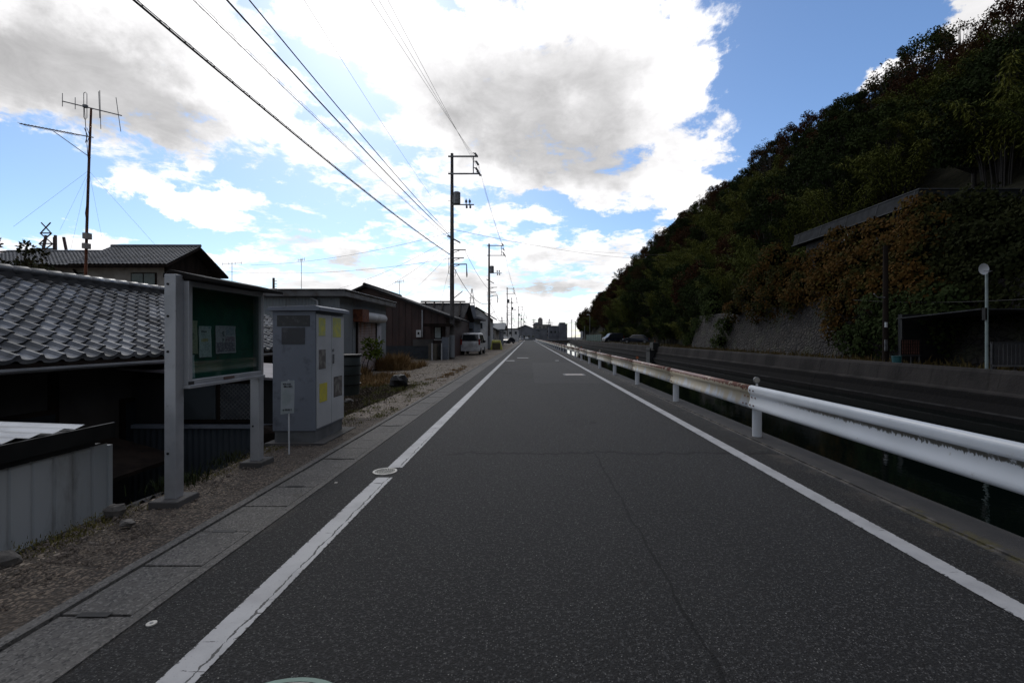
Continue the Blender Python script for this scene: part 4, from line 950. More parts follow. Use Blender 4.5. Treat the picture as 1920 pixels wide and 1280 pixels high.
# ---- distant aerials and pylons
def aerial(px, ytop, ybot, Y, lab, wd=6):
    t = thing('roof_aerial', lab, 'antenna', PT(px, ybot, Y=Y)); s_ = Y / FPX
    MB().tube([PT(px, ybot, Y=Y), PT(px, ytop, Y=Y)], .5 * s_ * .9, 6).build('mast', M['galv'], t)
    m = MB(); a = PT(px - wd, ytop + 3, Y=Y); b = PT(px + wd, ytop + 1, Y=Y); m.tube([a, b], .35 * s_, 5)
    for i in range(4):
        c = a.lerp(b, i / 3); m.tube([c + Vector((0, 0, 3 * s_)), c - Vector((0, 0, 3 * s_))], .3 * s_, 5)
    m.build('aerial', M['galv'], t)
aerial(435, 492, 530, 45, 'thin television aerial behind the notice board roof', 18)
aerial(565, 485, 545, 45, 'tall thin aerial above the tin storehouse roof', 6)
aerial(749, 526, 558, 60, 'television aerial with cross rods above the brown house roof', 8)
t = thing('short_pole', 'short dark utility pole poking above the tin storehouse roof', 'utility pole', PT(513, 545, Y=60))
MB().tube([PT(513, 600, Y=60), PT(513, 521, Y=60)], .15, 8).build('pole', M['pole'], t)
m = MB()
for py in (527, 532, 537): m.tube([PT(513, py, Y=60), PT(519, py, Y=60)], .04, 6)
m.tube([PT(499, 542, Y=60), PT(519, 541, Y=60)], .05, 6); m.build('arm', M['galv'], t)
def pylon(px, ytop, ybot, Y, lab):
    t = thing('transmission_pylon', lab, 'pylon', (PT(px, 0, Y=Y).x, Y, 0)); s_ = Y / FPX; x0 = PT(px, 0, Y=Y).x; zt = PT(px, ytop, Y=Y).z; m = MB()
    hb = (632 - ytop + 6) * s_; n = 8; w0 = hb * .11
    def W(z): return max(.25, w0 * (1 - z / zt) ** 1.1 + .25)
    for s1 in (-1, 1):
        for s2 in (-1, 1): m.bar((x0 + s1 * W(0), Y + s2 * W(0), 0), (x0 + s1 * .2, Y + s2 * .2, zt), .6 * s_)
    for i in range(n):
        z0, z1 = zt * i / n, zt * (i + 1) / n
        m.bar((x0 - W(z0), Y, z0), (x0 + W(z1), Y, z1), .4 * s_); m.bar((x0 + W(z0), Y, z0), (x0 - W(z1), Y, z1), .4 * s_)
    m.build('tower', M['galv'], t); m = MB()
    for k in (.62, .72, .82): m.bar((x0 - 7 * s_ * (1.3 - k * .5), Y, zt * k), (x0 + 7 * s_ * (1.3 - k * .5), Y, zt * k), .6 * s_)
    m.build('crossarm', M['galv'], t)
pylon(885, 541, 575, 230, 'steel lattice pylon beyond the blue grey house roof')
pylon(941, 594, 612, 420, 'tiny distant pylon beyond the blue roofed house')
pylon(1030, 598, 612, 420, 'distant pylon over the tan apartments')

# ================================================================== GUARDRAIL
def railmat(name, kind):
    m, nt, bs = newmat(name); p = pos(nt)
    s = nd(nt, 'ShaderNodeSeparateXYZ'); nt.links.new(p, s.inputs[0]); X, Y, Z = s.outputs
    col = mixc(nt, SS(noise(nt, p, 1.5, 6), .35, .7, nt), (.52, .55, .585), (.45, .48, .51))
    col = mixc(nt, SS(noise(nt, p, 9, 7, .7), .62, .75, nt), col, (.34, .33, .3))
    if kind == 'white':   # lichen trail along the crease below the top wave
        n = noise(nt, pos(nt, (1, 1.2, 1)), 9, 8, .8)
        hang = M_('MULTIPLY', M_('SUBTRACT', noise(nt, pos(nt, (1, 3.5, .5)), 9, 6, .75), .36, nt=nt), .20, nt=nt)
        band = M_('SUBTRACT', M_('ADD', .672, M_('MULTIPLY', Y, -.002, nt=nt), nt=nt), Z, nt=nt)
        k = M_('MULTIPLY', SS(band, -.010, -.002, nt), M_('LESS_THAN', band, M_('ADD', .012, M_('MULTIPLY', hang, .8, nt=nt), nt=nt), nt=nt), nt=nt)
        k = M_('MULTIPLY', M_('MULTIPLY', k, SS(n, .35, .46, nt), nt=nt), .95, nt=nt)
        k = M_('MULTIPLY', k, SS(Y, 6.6, 5.2, nt), nt=nt)
        col = mixc(nt, k, col, (.055, .05, .035))
        # edge chips
        col = mixc(nt, M_('GREATER_THAN', noise(nt, p, 30, 5, .7), .73, nt=nt), col, (.12, .09, .06))
    else:
        cream = SS(M_('ADD', noise(nt, pos(nt, (1, 4, .5)), 1.2, 5), M_('MULTIPLY', M_('SUBTRACT', Z, .60, nt=nt), 1.2, nt=nt), nt=nt), .25, .5, nt)
        col = mixc(nt, M_('MULTIPLY', cream, .75, nt=nt), col, (.46, .37, .21) if kind == 'cream' else (.42, .34, .21))
        q = pos(nt, (1, 9, 1.2)); th = .712 if kind == 'cream' else .70
        e = M_('ADD', Z, M_('MULTIPLY', M_('SUBTRACT', noise(nt, q, 2.2, 7, .75), .5, nt=nt), .16, nt=nt), nt=nt)
        k = M_('MULTIPLY', SS(e, th, th + .02, nt), SS(noise(nt, p, 5, 6, .7), .34, .46, nt), nt=nt)
        if kind == 'mixed':
            k = M_('MULTIPLY', k, SS(noise(nt, pos(nt, (0, 1, 0)), .22, 2), .38, .44, nt), nt=nt)
        col = mixc(nt, k, col, mixc(nt, SS(noise(nt, p, 20, 5), .4, .6, nt), (.20, .065, .03), (.09, .03, .02)))
    nt.links.new(col, bs.inputs['Base Color']); bs.inputs['Roughness'].default_value = .42
    bump(nt, bs, noise(nt, p, 3, 4), .08, .02)
    return m
RW, RC, RM = railmat('guardrail white paint', 'white'), railmat('guardrail stained paint', 'cream'), railmat('guardrail worn paint', 'mixed')
GR = thing('guardrail', 'long steel guardrail beside the canal, white close by and rusty further along', 'guardrail', (3.4, 6.8, 0))
prof = [(.062, .436), (.036, .440), (.014, .450), (.002, .468), (.000, .488), (.006, .512), (.016, .538), (.025, .568), (.030, .600), (.031, .630),
        (.027, .650), (.014, .668), (.002, .682), (.000, .700), (.000, .740), (.006, .762), (.022, .779), (.048, .785), (.070, .780)]
def rail_sec(y0, y1, mt, dz=0.0, dx_=0.0):
    m = MB(); n = max(1, int((y1 - y0) / 2)); vs = []; k = len(prof)
    for th in (0, .006):
        for j in range(n + 1):
            y = y0 + (y1 - y0) * j / n
            for (x, z) in prof: vs.append((3.29 + x + th + dx_, y, z + dz))
    K = (n + 1) * k; fs = []
    for l in (0, 1):
        for j in range(n):
            for i in range(k - 1):
                a = l * K + j * k + i; fs.append((a, a + 1, a + k + 1, a + k))
    for j in range(n):
        for i in (0, k - 1): a = j * k + i; fs.append((a, a + k, K + a + k, K + a))
    for j in (0, n):
        for i in range(k - 1): a = j * k + i; fs.append((a, a + 1, K + a + 1, K + a))
    m.add(vs, fs, 0, True)
    # end bolts
    return m.build('rail_section', mt, GR)
ysec = [-5.1, -1.1, 2.9, 6.84]
posts = [-5.1, -1.1, 2.9, 6.9]
y = 6.9
while y < 206: y += 3.78; posts.append(y)
edges = [-5.1] + [6.86] + [p for p in posts if p > 7]
rg = random.Random(21)
for i, (a, b) in enumerate(zip(edges, edges[1:])):
    mt = RW if i == 0 else RC if i in (1, 2, 4) else RM
    r = rail_sec(a, b - .004, mt, 0 if i == 0 else rg.uniform(-.006, .006), 0 if i % 2 == 0 else .004)
    if b < 60:
        for yy in ((a + .06, a + .16) if i else ()) + (b - .06, b - .16):
            for z, xo in ((.715, -.002), (.61, .030), (.50, .0)):
                MB().disc((3.289 + xo, yy, z), (-1, 0, 0), .011, .012, 8).build('bolt', M['rust'], r)
for i, y in enumerate(posts):
    m = MB(); m.tube([(3.445, y, -.05), (3.445, y, .70)], .066, 16); pst = m.build('post', M['white_metal'], GR)
    MB().box(3.36, 3.40, y - .03, y + .03, .56, .66).build('bracket', M['galv'], pst)
    if y > 3 and i % 2 == 1:
        c = (3.44, y, .855)
        t = MB().tube([(3.445, y, .70), (3.445, y, .80)], .016, 8).build('reflector_stem', M['white_metal'], pst)
        m = MB(); m.disc(c, (0, -1, 0), .05, .02, 20, 0); m.disc((c[0], c[1] - .011, c[2]), (0, -1, 0), .04, .004, 20, 1 if y < 8 or i % 4 == 3 else 2)
        m.build('reflector', [M['galv'] if y < 8 else M['rust'], mat('dull reflector', (.4, .38, .33), .3), mat('orange reflector', (.35, .1, .03), .35)], pst)

# ================================================================== ROAD FURNITURE ON THE GROUND
def ring_cover(name, lab, x, y, r, ring=.82, z=.0045, dark=M['dark'], light=None):
    t = thing(name, lab, 'manhole cover', (x, y, 0)); light = light or mat('worn bright iron', (.42, .41, .39), .55, .3, (.3, .3, .28), 20)
    m = MB(); n = 40; vs = []
    for rr in (r, r * ring): vs += [(x + rr * math.cos(2 * math.pi * i / n), y + rr * math.sin(2 * math.pi * i / n), z + .004) for i in range(n)]
    vs += [(p[0], p[1], -.03) for p in vs]
    m.add(vs, [(i, (i + 1) % n, n + (i + 1) % n, n + i) for i in range(n)] + [(i, 2 * n + i, 2 * n + (i + 1) % n, (i + 1) % n) for i in range(n)]); m.build('rim', light, t)
    return t
t = ring_cover('manhole_cover', 'small round iron cover with a white rim in the gap of the left line', -1.596, 5.12, .132)
m = MB().disc((-1.596, 5.12, .001), (0, 0, 1), .11, .008, 32); lid = m.build('lid', M['dark'], t)
m = MB(); rg = random.Random(4)
for ring in range(4):
    rr = .018 + ring * .026; k = 4 + ring * 5
    for i in range(k):
        a = 2 * math.pi * (i + .5 * (ring % 2)) / k; dd = .008
        m.bar((-1.596 + (rr - .008) * math.cos(a), 5.12 + (rr - .008) * math.sin(a), .0065), (-1.596 + (rr + .008) * math.cos(a + .25), 5.12 + (rr + .008) * math.sin(a + .25), .0065), .009, .004)
tag(m.build('tread_pattern', mat('worn iron stud', (.38, .38, .34), .5, .3), lid), kind=None)
t = ring_cover('manhole_cover', 'large round steel cover at the bottom edge of the picture', -.99, 1.665, .35, .93, .0045, light=mat('green tinted steel rim', (.10, .17, .15), .5, .3))
MB().disc((-.99, 1.665, .003), (0, 0, 1), .322, .01, 48).build('lid', mat('brushed steel lid', (.24, .235, .23), .5, .3, (.19, .185, .18), 12, bmp=.2), t)
t = thing('hatch_cover', 'pale rectangular hatch cover in a dark patch on the right half of the road', 'hatch cover', (1.85, 18.4, 0))
MB().box(1.50, 2.2, 18.1, 18.75, -.02, .006).build('lid', mat('pale worn hatch', (.4, .34, .3), .7, 0, (.25, .24, .23), 5), t)
MB().box(1.42, 2.28, 18.0, 18.85, -.02, .003).build('frame', M['dark'], t)
for (x, y, r, lab) in ((-1.97, 2.40, .024, 'small white survey marker with a dark ring set in the asphalt near the bottom left'), (-1.975, 4.72, .014, 'tiny pale marker stud between the gutter and the left line')):
    t = thing('survey_marker', lab, 'survey marker', (x, y, 0))
    MB().disc((x, y, .003), (0, 0, 1), r, .008, 20).build('plate', mat('white marker', (.55, .53, .48), .5), t)
    MB().disc((x, y, .0078), (0, 0, 1), r * .35, .002, 12).build('centre', M['galv'], t)

# ================================================================== UTILITY POLES
def make_pole(lab, x, y, H, detail=True, group='utility poles along the left side of the road', lean=0):
    t = thing('utility_pole', lab, 'utility pole', (x, y, 0), group)
    MB().tube([(x, y, -.05), (x, y, H * .5), (x, y, H)], [.175, .14, .10], 14).build('pole', M['pole'], t)
    m = MB().tube([(x, y, 0.1), (x, y, 1.65)], .185, 16); m.build('sleeve', M['tin_grey'], t)
    za, zb = H - .25, H - 1.45
    MB().bar((x - .25, y - .12, za), (x + 1.75, y - .12, za), .09, .09).build('crossarm', M['galv'], t)
    MB().bar((x - .25, y - .12, zb), (x + 1.95, y - .12, zb), .09, .09).build('crossarm', M['galv'], t)
    MB().bar((x + 1.5, y - .12, zb), (x + 1.5, y - .12, za), .07, .07).build('arm_strut', M['galv'], t)
    for k, (ox, oz) in enumerate(((1.62, za + .22), (1.7, za - .35), (1.68, za - .8), (1.85, zb + .1))):
        m = MB(); c = Vector((x + ox, y - .12, oz))
        for q in range(3): m.tube([c + Vector((.06 * q, 0, -.09 * q)), c + Vector((.06 * q + .02, 0, -.09 * q - .05))], .085, 10)
        m.tube([c, c + Vector((-.15, 0, .02))], .03, 6); m.tube([c, c + Vector((.2, 0, -.28))], .03, 6); m.build('insulator', M['galv'], t)
    zt = H - 3.55
    m = MB(); m.tube([(x + .36, y - .1, zt), (x + .36, y - .1, zt + .75)], .24, 14); m.tube([(x + .36, y - .1, zt + .75), (x + .36, y - .1, zt + .83)], [.26, .2], 14); m.box(x + .05, x + .3, y - .16, y - .04, zt + .1, zt + .6)
    m.build('transformer', M['galv'], t)
    MB().bar((x, y - .12, zt - .05), (x + 1.55, y - .12, zt - .05), .07, .07).build('transformer_arm', M['galv'], t)
    for ox in (1.0, 1.25):
        m = MB(); m.tube([(x + ox, y - .12, zt - .3), (x + ox, y - .12, zt + .35)], .03, 8); m.tube([(x + ox, y - .12, zt + .1), (x + ox, y - .12, zt + .25)], .08, 10); m.tube([(x + ox + .04, y - .12, zt - .3), (x + ox + .04, y - .12, zt - .12)], .07, 10)
        m.build('fuse_cutout', M['galv'], t)
    if detail:
        m = MB(); m.bar((x - .3, y - .12, 8.55), (x + .6, y - .12, 8.05), .09, .09); m.build('bracket', M['pole'], t)
        for z, L in ((7.55, .98), (6.98, .85), (6.55, 1.05)):
            m = MB(); m.bar((x - .1, y - .12, z), (x + L, y - .12, z + .02), .07, .07); m.bar((x + .1, y - .12, z - .2), (x + .55, y - .12, z - .02), .04, .04); m.build('bracket', M['galv'], t)
        MB().tube([(x + 1.03, y - .12, 6.55), (x + 1.05, y - .12, 5.8), (x + 1.05, y - .12, 5.65)], [.03, .05, .02], 8).build('dead_end', M['galv'], t)
        MB().tube([(x - .2, y - .14, 7.0), (x - .2, y - .14, 5.9), (x + .25, y - .14, 5.7), (x + .3, y - .14, 6.2)], .02, 6).build('jumper', M['cable'], t)
        for k in range(9):
            z = 5.0 + k * 1.0; s_ = 1 if k % 2 else -1
            MB().tube([(x, y, z), (x + s_ * .3, y, z + .01)], .012, 6).build('step_bolt', M['galv'], t)
        MB().tube([(x + .1, y, 4.2), (x + .75, y - .1, 4.7)], .03, 6).build('step_rod', M['galv'], t)
    return t
P0 = make_pole('nearest tall utility pole with three side arms and a grey sleeve, beside the brown house', -5.3, 32, 14.3)
P2 = make_pole('second utility pole with a transformer, beside the yellow net box', -4.75, 56, 12.9, True)
for i, (px, ytop, Y, lab) in enumerate(((951, 539, 115, 'third utility pole, behind the parked white car'), (959, 558, 145, 'fourth utility pole, just right of the white parked car'),
        (972, 574, 185, 'fifth utility pole, rising before the grey hall'), (977, 585, 225, 'sixth and thinner utility pole over the grey hall'), (982, 592, 262, 'farthest tall utility pole on the left of the road'))):
    c = copy_tree(P2); H = 1.5 + (632 - ytop) / FPX * Y; c.scale = (1, 1, H / 12.9); c.location = (PT(px, 0, Y=Y).x, Y, 0); c['label'] = lab
for i, (px, ytop, Y, lab) in enumerate(((1072, 599, 330, 'left pole of the pair standing beyond the bridge'), (1079, 602, 330, 'right pole of the pair standing beyond the bridge'), (1001, 598, 290, 'slim pole in front of the tan apartments'))):
    t = thing('distant_pole', lab, 'utility pole', (PT(px, 0, Y=Y).x, Y, 0)); x = t.location.x; H = PT(px, ytop, Y=Y).z
    MB().tube([(x, Y, 0), (x, Y, H)], .22, 8).build('pole', M['pole'], t)
    m = MB(); m.bar((x - 1.4, Y, H - .6), (x + 1.4, Y, H - .6), .22, .22); m.bar((x - 1.1, Y, H - 2), (x + 1.1, Y, H - 2), .2, .2); m.build('crossarm', M['galv'], t)
# ---- overhead cables
def cable(lab, pts, r, n=40, spiral=0, name='overhead_cable', group=None, sag=0.0):
    """poly curve through control points with sag between each pair"""
    P = [Vector(p) for p in pts]; out = []
    for a, b in zip(P, P[1:]):
        for i in range(n):
            t = i / n; out.append(a.lerp(b, t) - Vector((0, 0, sag * 4 * t * (1 - t))))
    out.append(P[-1]); m = MB(); m.tube(out, r, 6)
    if spiral:
        m.tube([p + Vector((0, 0, spiral)) for p in out], r * .45, 5)
        sp_ = []; L = 0; prev = out[0]; step = .05
        for a, b in zip(out, out[1:]):
            seg = (b - a).length; k = max(1, int(seg / step))
            for i in range(k):
                c = a.lerp(b, i / k); L += seg / k; th = L * 2 * math.pi / .55
                sp_.append(c + Vector((math.cos(th) * spiral * .55, 0, spiral * .5 + math.sin(th) * spiral * .62)))
        m.tube(sp_, r * .3, 4, 0, False)
    return tag(m.build(name, M['cable'], fix=False), lab, 'cable', group)
def through(px0, Yn, P1, c=.0014, Yend=-3):
    """cable that meets the top edge of the photo at px0 with depth Yn and ends at P1"""
    z0 = 1.5 + 632 / FPX * Yn; p0 = Vector(((px0 - 990) / FPX * Yn, Yn, z0)); P1 = Vector(P1); out = []
    for i in range(41):
        y = Yend + (P1.y - Yend) * i / 40; t = (y - p0.y) / (P1.y - p0.y)
        p = p0.lerp(P1, t) if 0 <= t <= 1 else p0 + (P1 - p0) * t
        out.append((p.x, y, p.z + c * (y - p0.y) * (y - P1.y)))
    return out
def pathcable(lab, pts, r, **k): return cable(lab, pts, r, n=1, **k)
pathcable('thickest overhead cable with a wound support wire, lowest and furthest left', through(250, 7.4, (-5.45, 31.9, 7.25)), .019, spiral=.045)
pathcable('thin overhead cable wound loosely in a spiral hanger, second from the left', through(362, 8.6, (-5.45, 31.9, 8.35)), .008, spiral=.06)
pathcable('smooth thick black overhead cable, third from the left', through(425, 9.2, (-5.45, 31.9, 8.55)), .020)
pathcable('smooth overhead cable just right of the thick black one', through(467, 9.3, (-5.5, 31.9, 8.75)), .015)
pathcable('faint thin overhead wire that ends left of the nearest pole', through(570, 13.3, (-6.78, 32, 11.35)), .006)
for (px, Yn, P1, lab) in ((695, 16.5, (-3.75, 31.9, 14.1), 'leftmost of the three thin high wires meeting the top arm of the nearest pole'), (710, 16.6, (-3.65, 31.9, 13.75), 'middle of the three thin high wires meeting the top arm of the nearest pole'),
                          (727, 16.7, (-3.55, 31.9, 13.3), 'rightmost of the three thin high wires meeting the top arm of the nearest pole')):
    pathcable(lab, through(px, Yn, P1, .0010), .008)
# spans between the poles
hs = [(-5.3, 32, 14.3), (-4.75, 56, 12.9)]
far = [(PT(px, 0, Y=Y).x, Y, 1.5 + (632 - yt) / FPX * Y) for px, yt, Y in ((951, 539, 115), (959, 558, 145), (972, 574, 185), (977, 585, 225), (982, 592, 262))]
chain = hs + far
words = ['first', 'second', 'third', 'fourth', 'fifth', 'sixth']
for k, (a, b) in enumerate(zip(chain, chain[1:])):
    big = k < 2
    for (dx_, dz_, sg, r, what) in ((1.7, -.45, .35, .010, 'uppermost high wire'), (1.9, -.9, .4, .010, 'lower high wire'), (.9, -6.75, .7, .014, 'upper service cable'), (.1, -7.9, 1.1, .022, 'heavy sagging cable')):
        if k > 2 and what.startswith(('lower', 'upper ')): continue
        da = dz_; db = dz_ * (b[2] / 14.3)
        cable('%s of the %s span past the nearest pole' % (what, words[k]), [(a[0] + dx_, a[1], a[2] + dz_ * (a[2] / 14.3)), (b[0] + dx_, b[1], b[2] + db)], r if k < 2 else r * 1.6, 14, sag=sg * (1 if k != 1 else 1.6))
# drops to houses on the left and across the canal
for (A_, B_, r, sg, lab) in (
    ((-5.4, 32, 8.8), PT(470, 497, Y=42), .010, .5, 'service wire running left from the nearest pole above the tin storehouse'),
    ((-5.4, 32, 8.4), PT(620, 545, Y=40), .008, .4, 'slanting wire from the nearest pole down to the tin storehouse roof'),
    ((-5.4, 32, 7.0), PT(360, 503, Y=38), .010, .7, 'long low wire from the nearest pole to the two storey house'),
    ((-5.4, 32, 8.1), PT(716, 543, Y=36), .008, .2, 'steep wire from the nearest pole to the brown house ridge'),
    ((-5.4, 32, 7.4), PT(758, 556, Y=42), .008, .2, 'steeper wire from the nearest pole to the dark workshop roof'),
    ((-5.4, 32, 6.7), PT(822, 580, Y=44), .008, .1, 'nearly upright wire dropping from the nearest pole'),
    ((-5.2, 32, 9.0), PT(1250, 487, Y=60), .012, .5, 'upper wire crossing from the nearest pole to the wooded hill'),
    (PT(998, 458, Y=90), PT(1250, 478, Y=60), .014, .4, 'lower short wire reaching the wooded hill on the right'),
    (PT(1010, 608, Y=290), PT(1072, 604, Y=330), .10, 1.5, 'far thin wire strung over the bridge'),
    (PT(1600, 562, Y=22), PT(1990, 556, Y=14), .010, .15, 'wire running right from the dark pole behind the canal wall')):
    cable(lab, [A_, B_], r, 20, sag=sg)

# ================================================================== VEHICLES
def make_car(name, lab, cat, L, W, H, bodym, style='van', loc=(0, 0, 0), rot=0, group=None):
    """nose towards local +y; origin at ground centre"""
    t = thing(name, lab, cat, (0, 0, 0), group); h = L / 2
    if style == 'van': P = [(-h, .35), (-h + .02, .95), (-h + .10, 1.15), (-h + .22, H - .12), (-h + .38, H), (h - 1.55, H), (h - 1.2, H - .10), (h - .62, 1.12), (h - .10, .93), (h, .75), (h, .35)]
    else: P = [(-h, .38), (-h + .03, .85), (-h + .15, 1.0), (-h + .35, 1.05), (-h + .85, H - .08), (-h + 1.25, H), (.25, H), (.55, H - .06), (1.15, 1.0), (h - .25, .82), (h, .62), (h, .35)]
    def hw(z): return W / 2 * (1 - .16 * max(0, (z - .95) / (H - .95)) ** 1.2) * (.97 if z < .45 else 1)
    m = MB(); n = len(P); vs = []
    for s_ in (-1, -.86, .86, 1):
        for (y, z) in P:
            e = .05 if abs(s_) == 1 else 0
            vs.append((s_ * hw(z), y * (1 - e * .35), z - (e * .8 if z > H - .15 else 0)))
    fs = [tuple(range(n - 1, -1, -1)), tuple(range(3 * n, 4 * n))]
    for k in range(3):
        for i in range(n): fs.append((k * n + i, k * n + (i + 1) % n, (k + 1) * n + (i + 1) % n, (k + 1) * n + i))
    m.add(vs, fs, 0, False); body = m.build('body', bodym, t, bevel=.03)
    # windows a few mm proud
    g = MB()
    zl = 1.0 if style == 'van' else .95; zh = H - .17
    def side(y0a, y1a, y0b, y1b):
        for s_ in (-1, 1):
            m = MB(); o = .012 * s_
            m.add([(s_ * hw(zl) + o, y0a, zl), (s_ * hw(zl) + o, y1a, zl), (s_ * hw(zh) + o, y1b, zh), (s_ * hw(zh) + o, y0b, zh)], [(0, 1, 2, 3)]); m.build('side_window', M['glass'], t)
    if style == 'van': side(-h + .35, -.35, -h + .48, -.35); side(-.25, h - 1.0, -.25, h - 1.4)
    else: side(-h + .75, -.1, -h + 1.1, -.1); side(0, 1.0, 0, .5)
    rear = [(-h + .11, 1.17), (-h + .215, H - .16)] if style == 'van' else [(-h + .37, 1.07), (-h + .83, H - .12)]
    frt = [(h - .66, 1.17), (h - 1.16, H - .14)] if style == 'van' else [(1.12, 1.02), (.60, H - .1)]
    for nm, (a, b), sg in (('rear_window', rear, -1), ('windscreen', frt, 1)):
        o = .014 * sg; m = MB()
        m.add([(-hw(a[1]) * .88, a[0] + o, a[1]), (hw(a[1]) * .88, a[0] + o, a[1]), (hw(b[1]) * .86, b[0] + o, b[1]), (-hw(b[1]) * .86, b[0] + o, b[1])], [(0, 1, 2, 3)]); m.build(nm, M['glass'], t)
    red = mat('red lamp glass', (.25, .015, .012), .2); clear = mat('clear lamp glass', (.6, .62, .65), .12)
    for s_ in (-1, 1):
        z0 = .85 if style == 'van' else .75
        MB().box(s_ * W * .46 - .07, s_ * W * .46 + .07, -h - .012, -h + .06, z0, z0 + (.5 if style == 'van' else .16)).build('tail_light', red, t)
        MB().box(s_ * W * .40 - .14, s_ * W * .40 + .14, h - .10, h + .012, .66, .80).build('headlight', clear, t)
        MB().box(s_ * (W / 2 + .02) - .09, s_ * (W / 2 + .02) + .09, h - 1.15, h - 1.0, 1.02, 1.2).build('mirror', M['black'], t)
    MB().box(-W / 2 + .04, W / 2 - .04, -h - .05, -h + .1, .3, .56).build('rear_bumper', bodym, t, bevel=.02)
    MB().box(-W / 2 + .04, W / 2 - .04, h - .1, h + .05, .28, .55).build('front_bumper', bodym, t, bevel=.02)
    MB().box(-.22, .22, -h - .062, -h - .052, .62 if style != 'van' else .60, .75).build('number_plate', mat('blank number plate', (.5, .5, .5), .5), t)
    for s_ in (-1, 1):
        for yy in (-h + .72, h - .75):
            x = s_ * (W / 2 - .10)
            wh = MB().tube([(x - .10, yy, .31), (x + .10, yy, .31)], .31, 20, 0, True, False).build('wheel', M['rubber'], t)
            MB().tube([(x + s_ * .085, yy, .31), (x + s_ * .108, yy, .31)], [.20, .17], 16).build('rim', M['galv'], wh)
    t.location = loc; t.rotation_euler = (0, 0, rot); return t
white_car = mat('white car paint', (.55, .56, .58), .25); dark_car = mat('dark blue car paint', (.015, .02, .035), .2); silver_car = mat('silver car paint', (.3, .32, .34), .25, .4)
make_car('parked_van', 'boxy white minivan parked beside the nearest utility pole, seen from behind', 'van', 3.9, 1.68, 1.88, white_car, 'van', (-4.85, 41.0, 0), R(-2), None)
make_car('parked_car', 'white hatchback parked across the yard near the third utility pole', 'car', 4.0, 1.65, 1.5, white_car, 'car', (-6.0, 112, 0), R(60))
make_car('parked_car', 'dark small car beside the white hatchback in the distance', 'car', 3.6, 1.6, 1.5, dark_car, 'car', (-4.65, 109.5, 0), R(150))
make_car('driving_car', 'tiny silver car far away on the road', 'car', 4.1, 1.68, 1.5, silver_car, 'car', (-.6, 225, 0), 0)
make_car('parked_van', 'far white van standing at the left before the end of the road', 'van', 4.4, 1.7, 1.95, white_car, 'van', (-3.4, 236, 0), R(10))
make_car('parked_van', 'dark blue van with a pale front parked under the trees across the canal', 'van', 4.2, 1.7, 1.9, dark_car, 'van', (17.6, 95, RB_Z), R(105))
make_car('parked_car', 'black car with glinting windows parked under the trees across the canal', 'car', 4.4, 1.75, 1.5, dark_car, 'car', (18.4, 78, RB_Z), R(70))
0 and make_car('parked_van', 'white van edge on, between the two dark cars across the canal', 'van', 3.6, 1.5, 1.85, white_car, 'van', (17.9, 85.5, RB_Z), R(100))
YB_ = thing('net_box', 'waste collection box draped in a yellow net at the roadside', 'waste box', (-3.95, 56.5, 0))
m = MB(); m.add([(-4.55, 55.6, 0), (-3.05, 55.6, 0), (-3.25, 57.2, 0), (-4.5, 57.2, 0), (-4.4, 55.75, 1.08), (-3.4, 55.75, 1.08), (-3.4, 57, 1.12), (-4.4, 57, 1.12)], [(0, 1, 5, 4), (1, 2, 6, 5), (2, 3, 7, 6), (3, 0, 4, 7), (4, 5, 6, 7)])
m.build('net', M['yellow_net'], YB_)
MB().box(-4.32, -3.36, 55.55, 55.9, .02, .82).build('box_front', mat('brown board', (.10, .085, .05), .8), YB_)

# ================================================================== RIGHT BANK
def stonewall():
    m, nt, bs = newmat('dry laid stone wall'); p = pos(nt, (1, 1, 1.25))
    v = nd(nt, 'ShaderNodeTexVoronoi', feature='DISTANCE_TO_EDGE'); nt.links.new(p, v.inputs['Vector']); v.inputs['Scale'].default_value = 3.4
    v2 = nd(nt, 'ShaderNodeTexVoronoi'); nt.links.new(p, v2.inputs['Vector']); v2.inputs['Scale'].default_value = 3.4
    s = nd(nt, 'ShaderNodeSeparateColor'); nt.links.new(v2.outputs['Color'], s.inputs[0])
    col = mixc(nt, s.outputs[0], (.015, .012, .010), (.034, .028, .024))
    col = mixc(nt, SS(v.outputs[0], .10, .02, nt), col, (.012, .01, .009))
    col = mixc(nt, SS(noise(nt, p, .8, 6), .5, .65, nt), col, (.03, .03, .018))
    nt.links.new(col, bs.inputs['Base Color']); bs.inputs['Roughness'].default_value = .9
    bump(nt, bs, SS(v.outputs[0], 0, .2, nt), 1.0, .08); return m
m = MB(); n = 60; vs = []; rg = random.Random(31)
for j in range(n + 1):
    y = 14 + 32 * j / n
    for k in range(7):
        z = RB_Z - .1 + 3.3 * k / 6; vs.append((16.2 + .30 * (z) * .9 + rg.uniform(-.03, .03), y, z))
for j in range(n + 1):
    y = 14 + 32 * j / n; vs.append((18.8, y, 3.6))
N7 = (n + 1) * 7
m.add(vs, [(j * 7 + k, (j + 1) * 7 + k, (j + 1) * 7 + k + 1, j * 7 + k + 1) for j in range(n) for k in range(6)] + [(j * 7 + 6, (j + 1) * 7 + 6, N7 + j + 1, N7 + j) for j in range(n)])
tag(m.build('stone_retaining_wall', stonewall()), 'sloping stone retaining wall at the foot of the wooded hill', 'retaining wall')
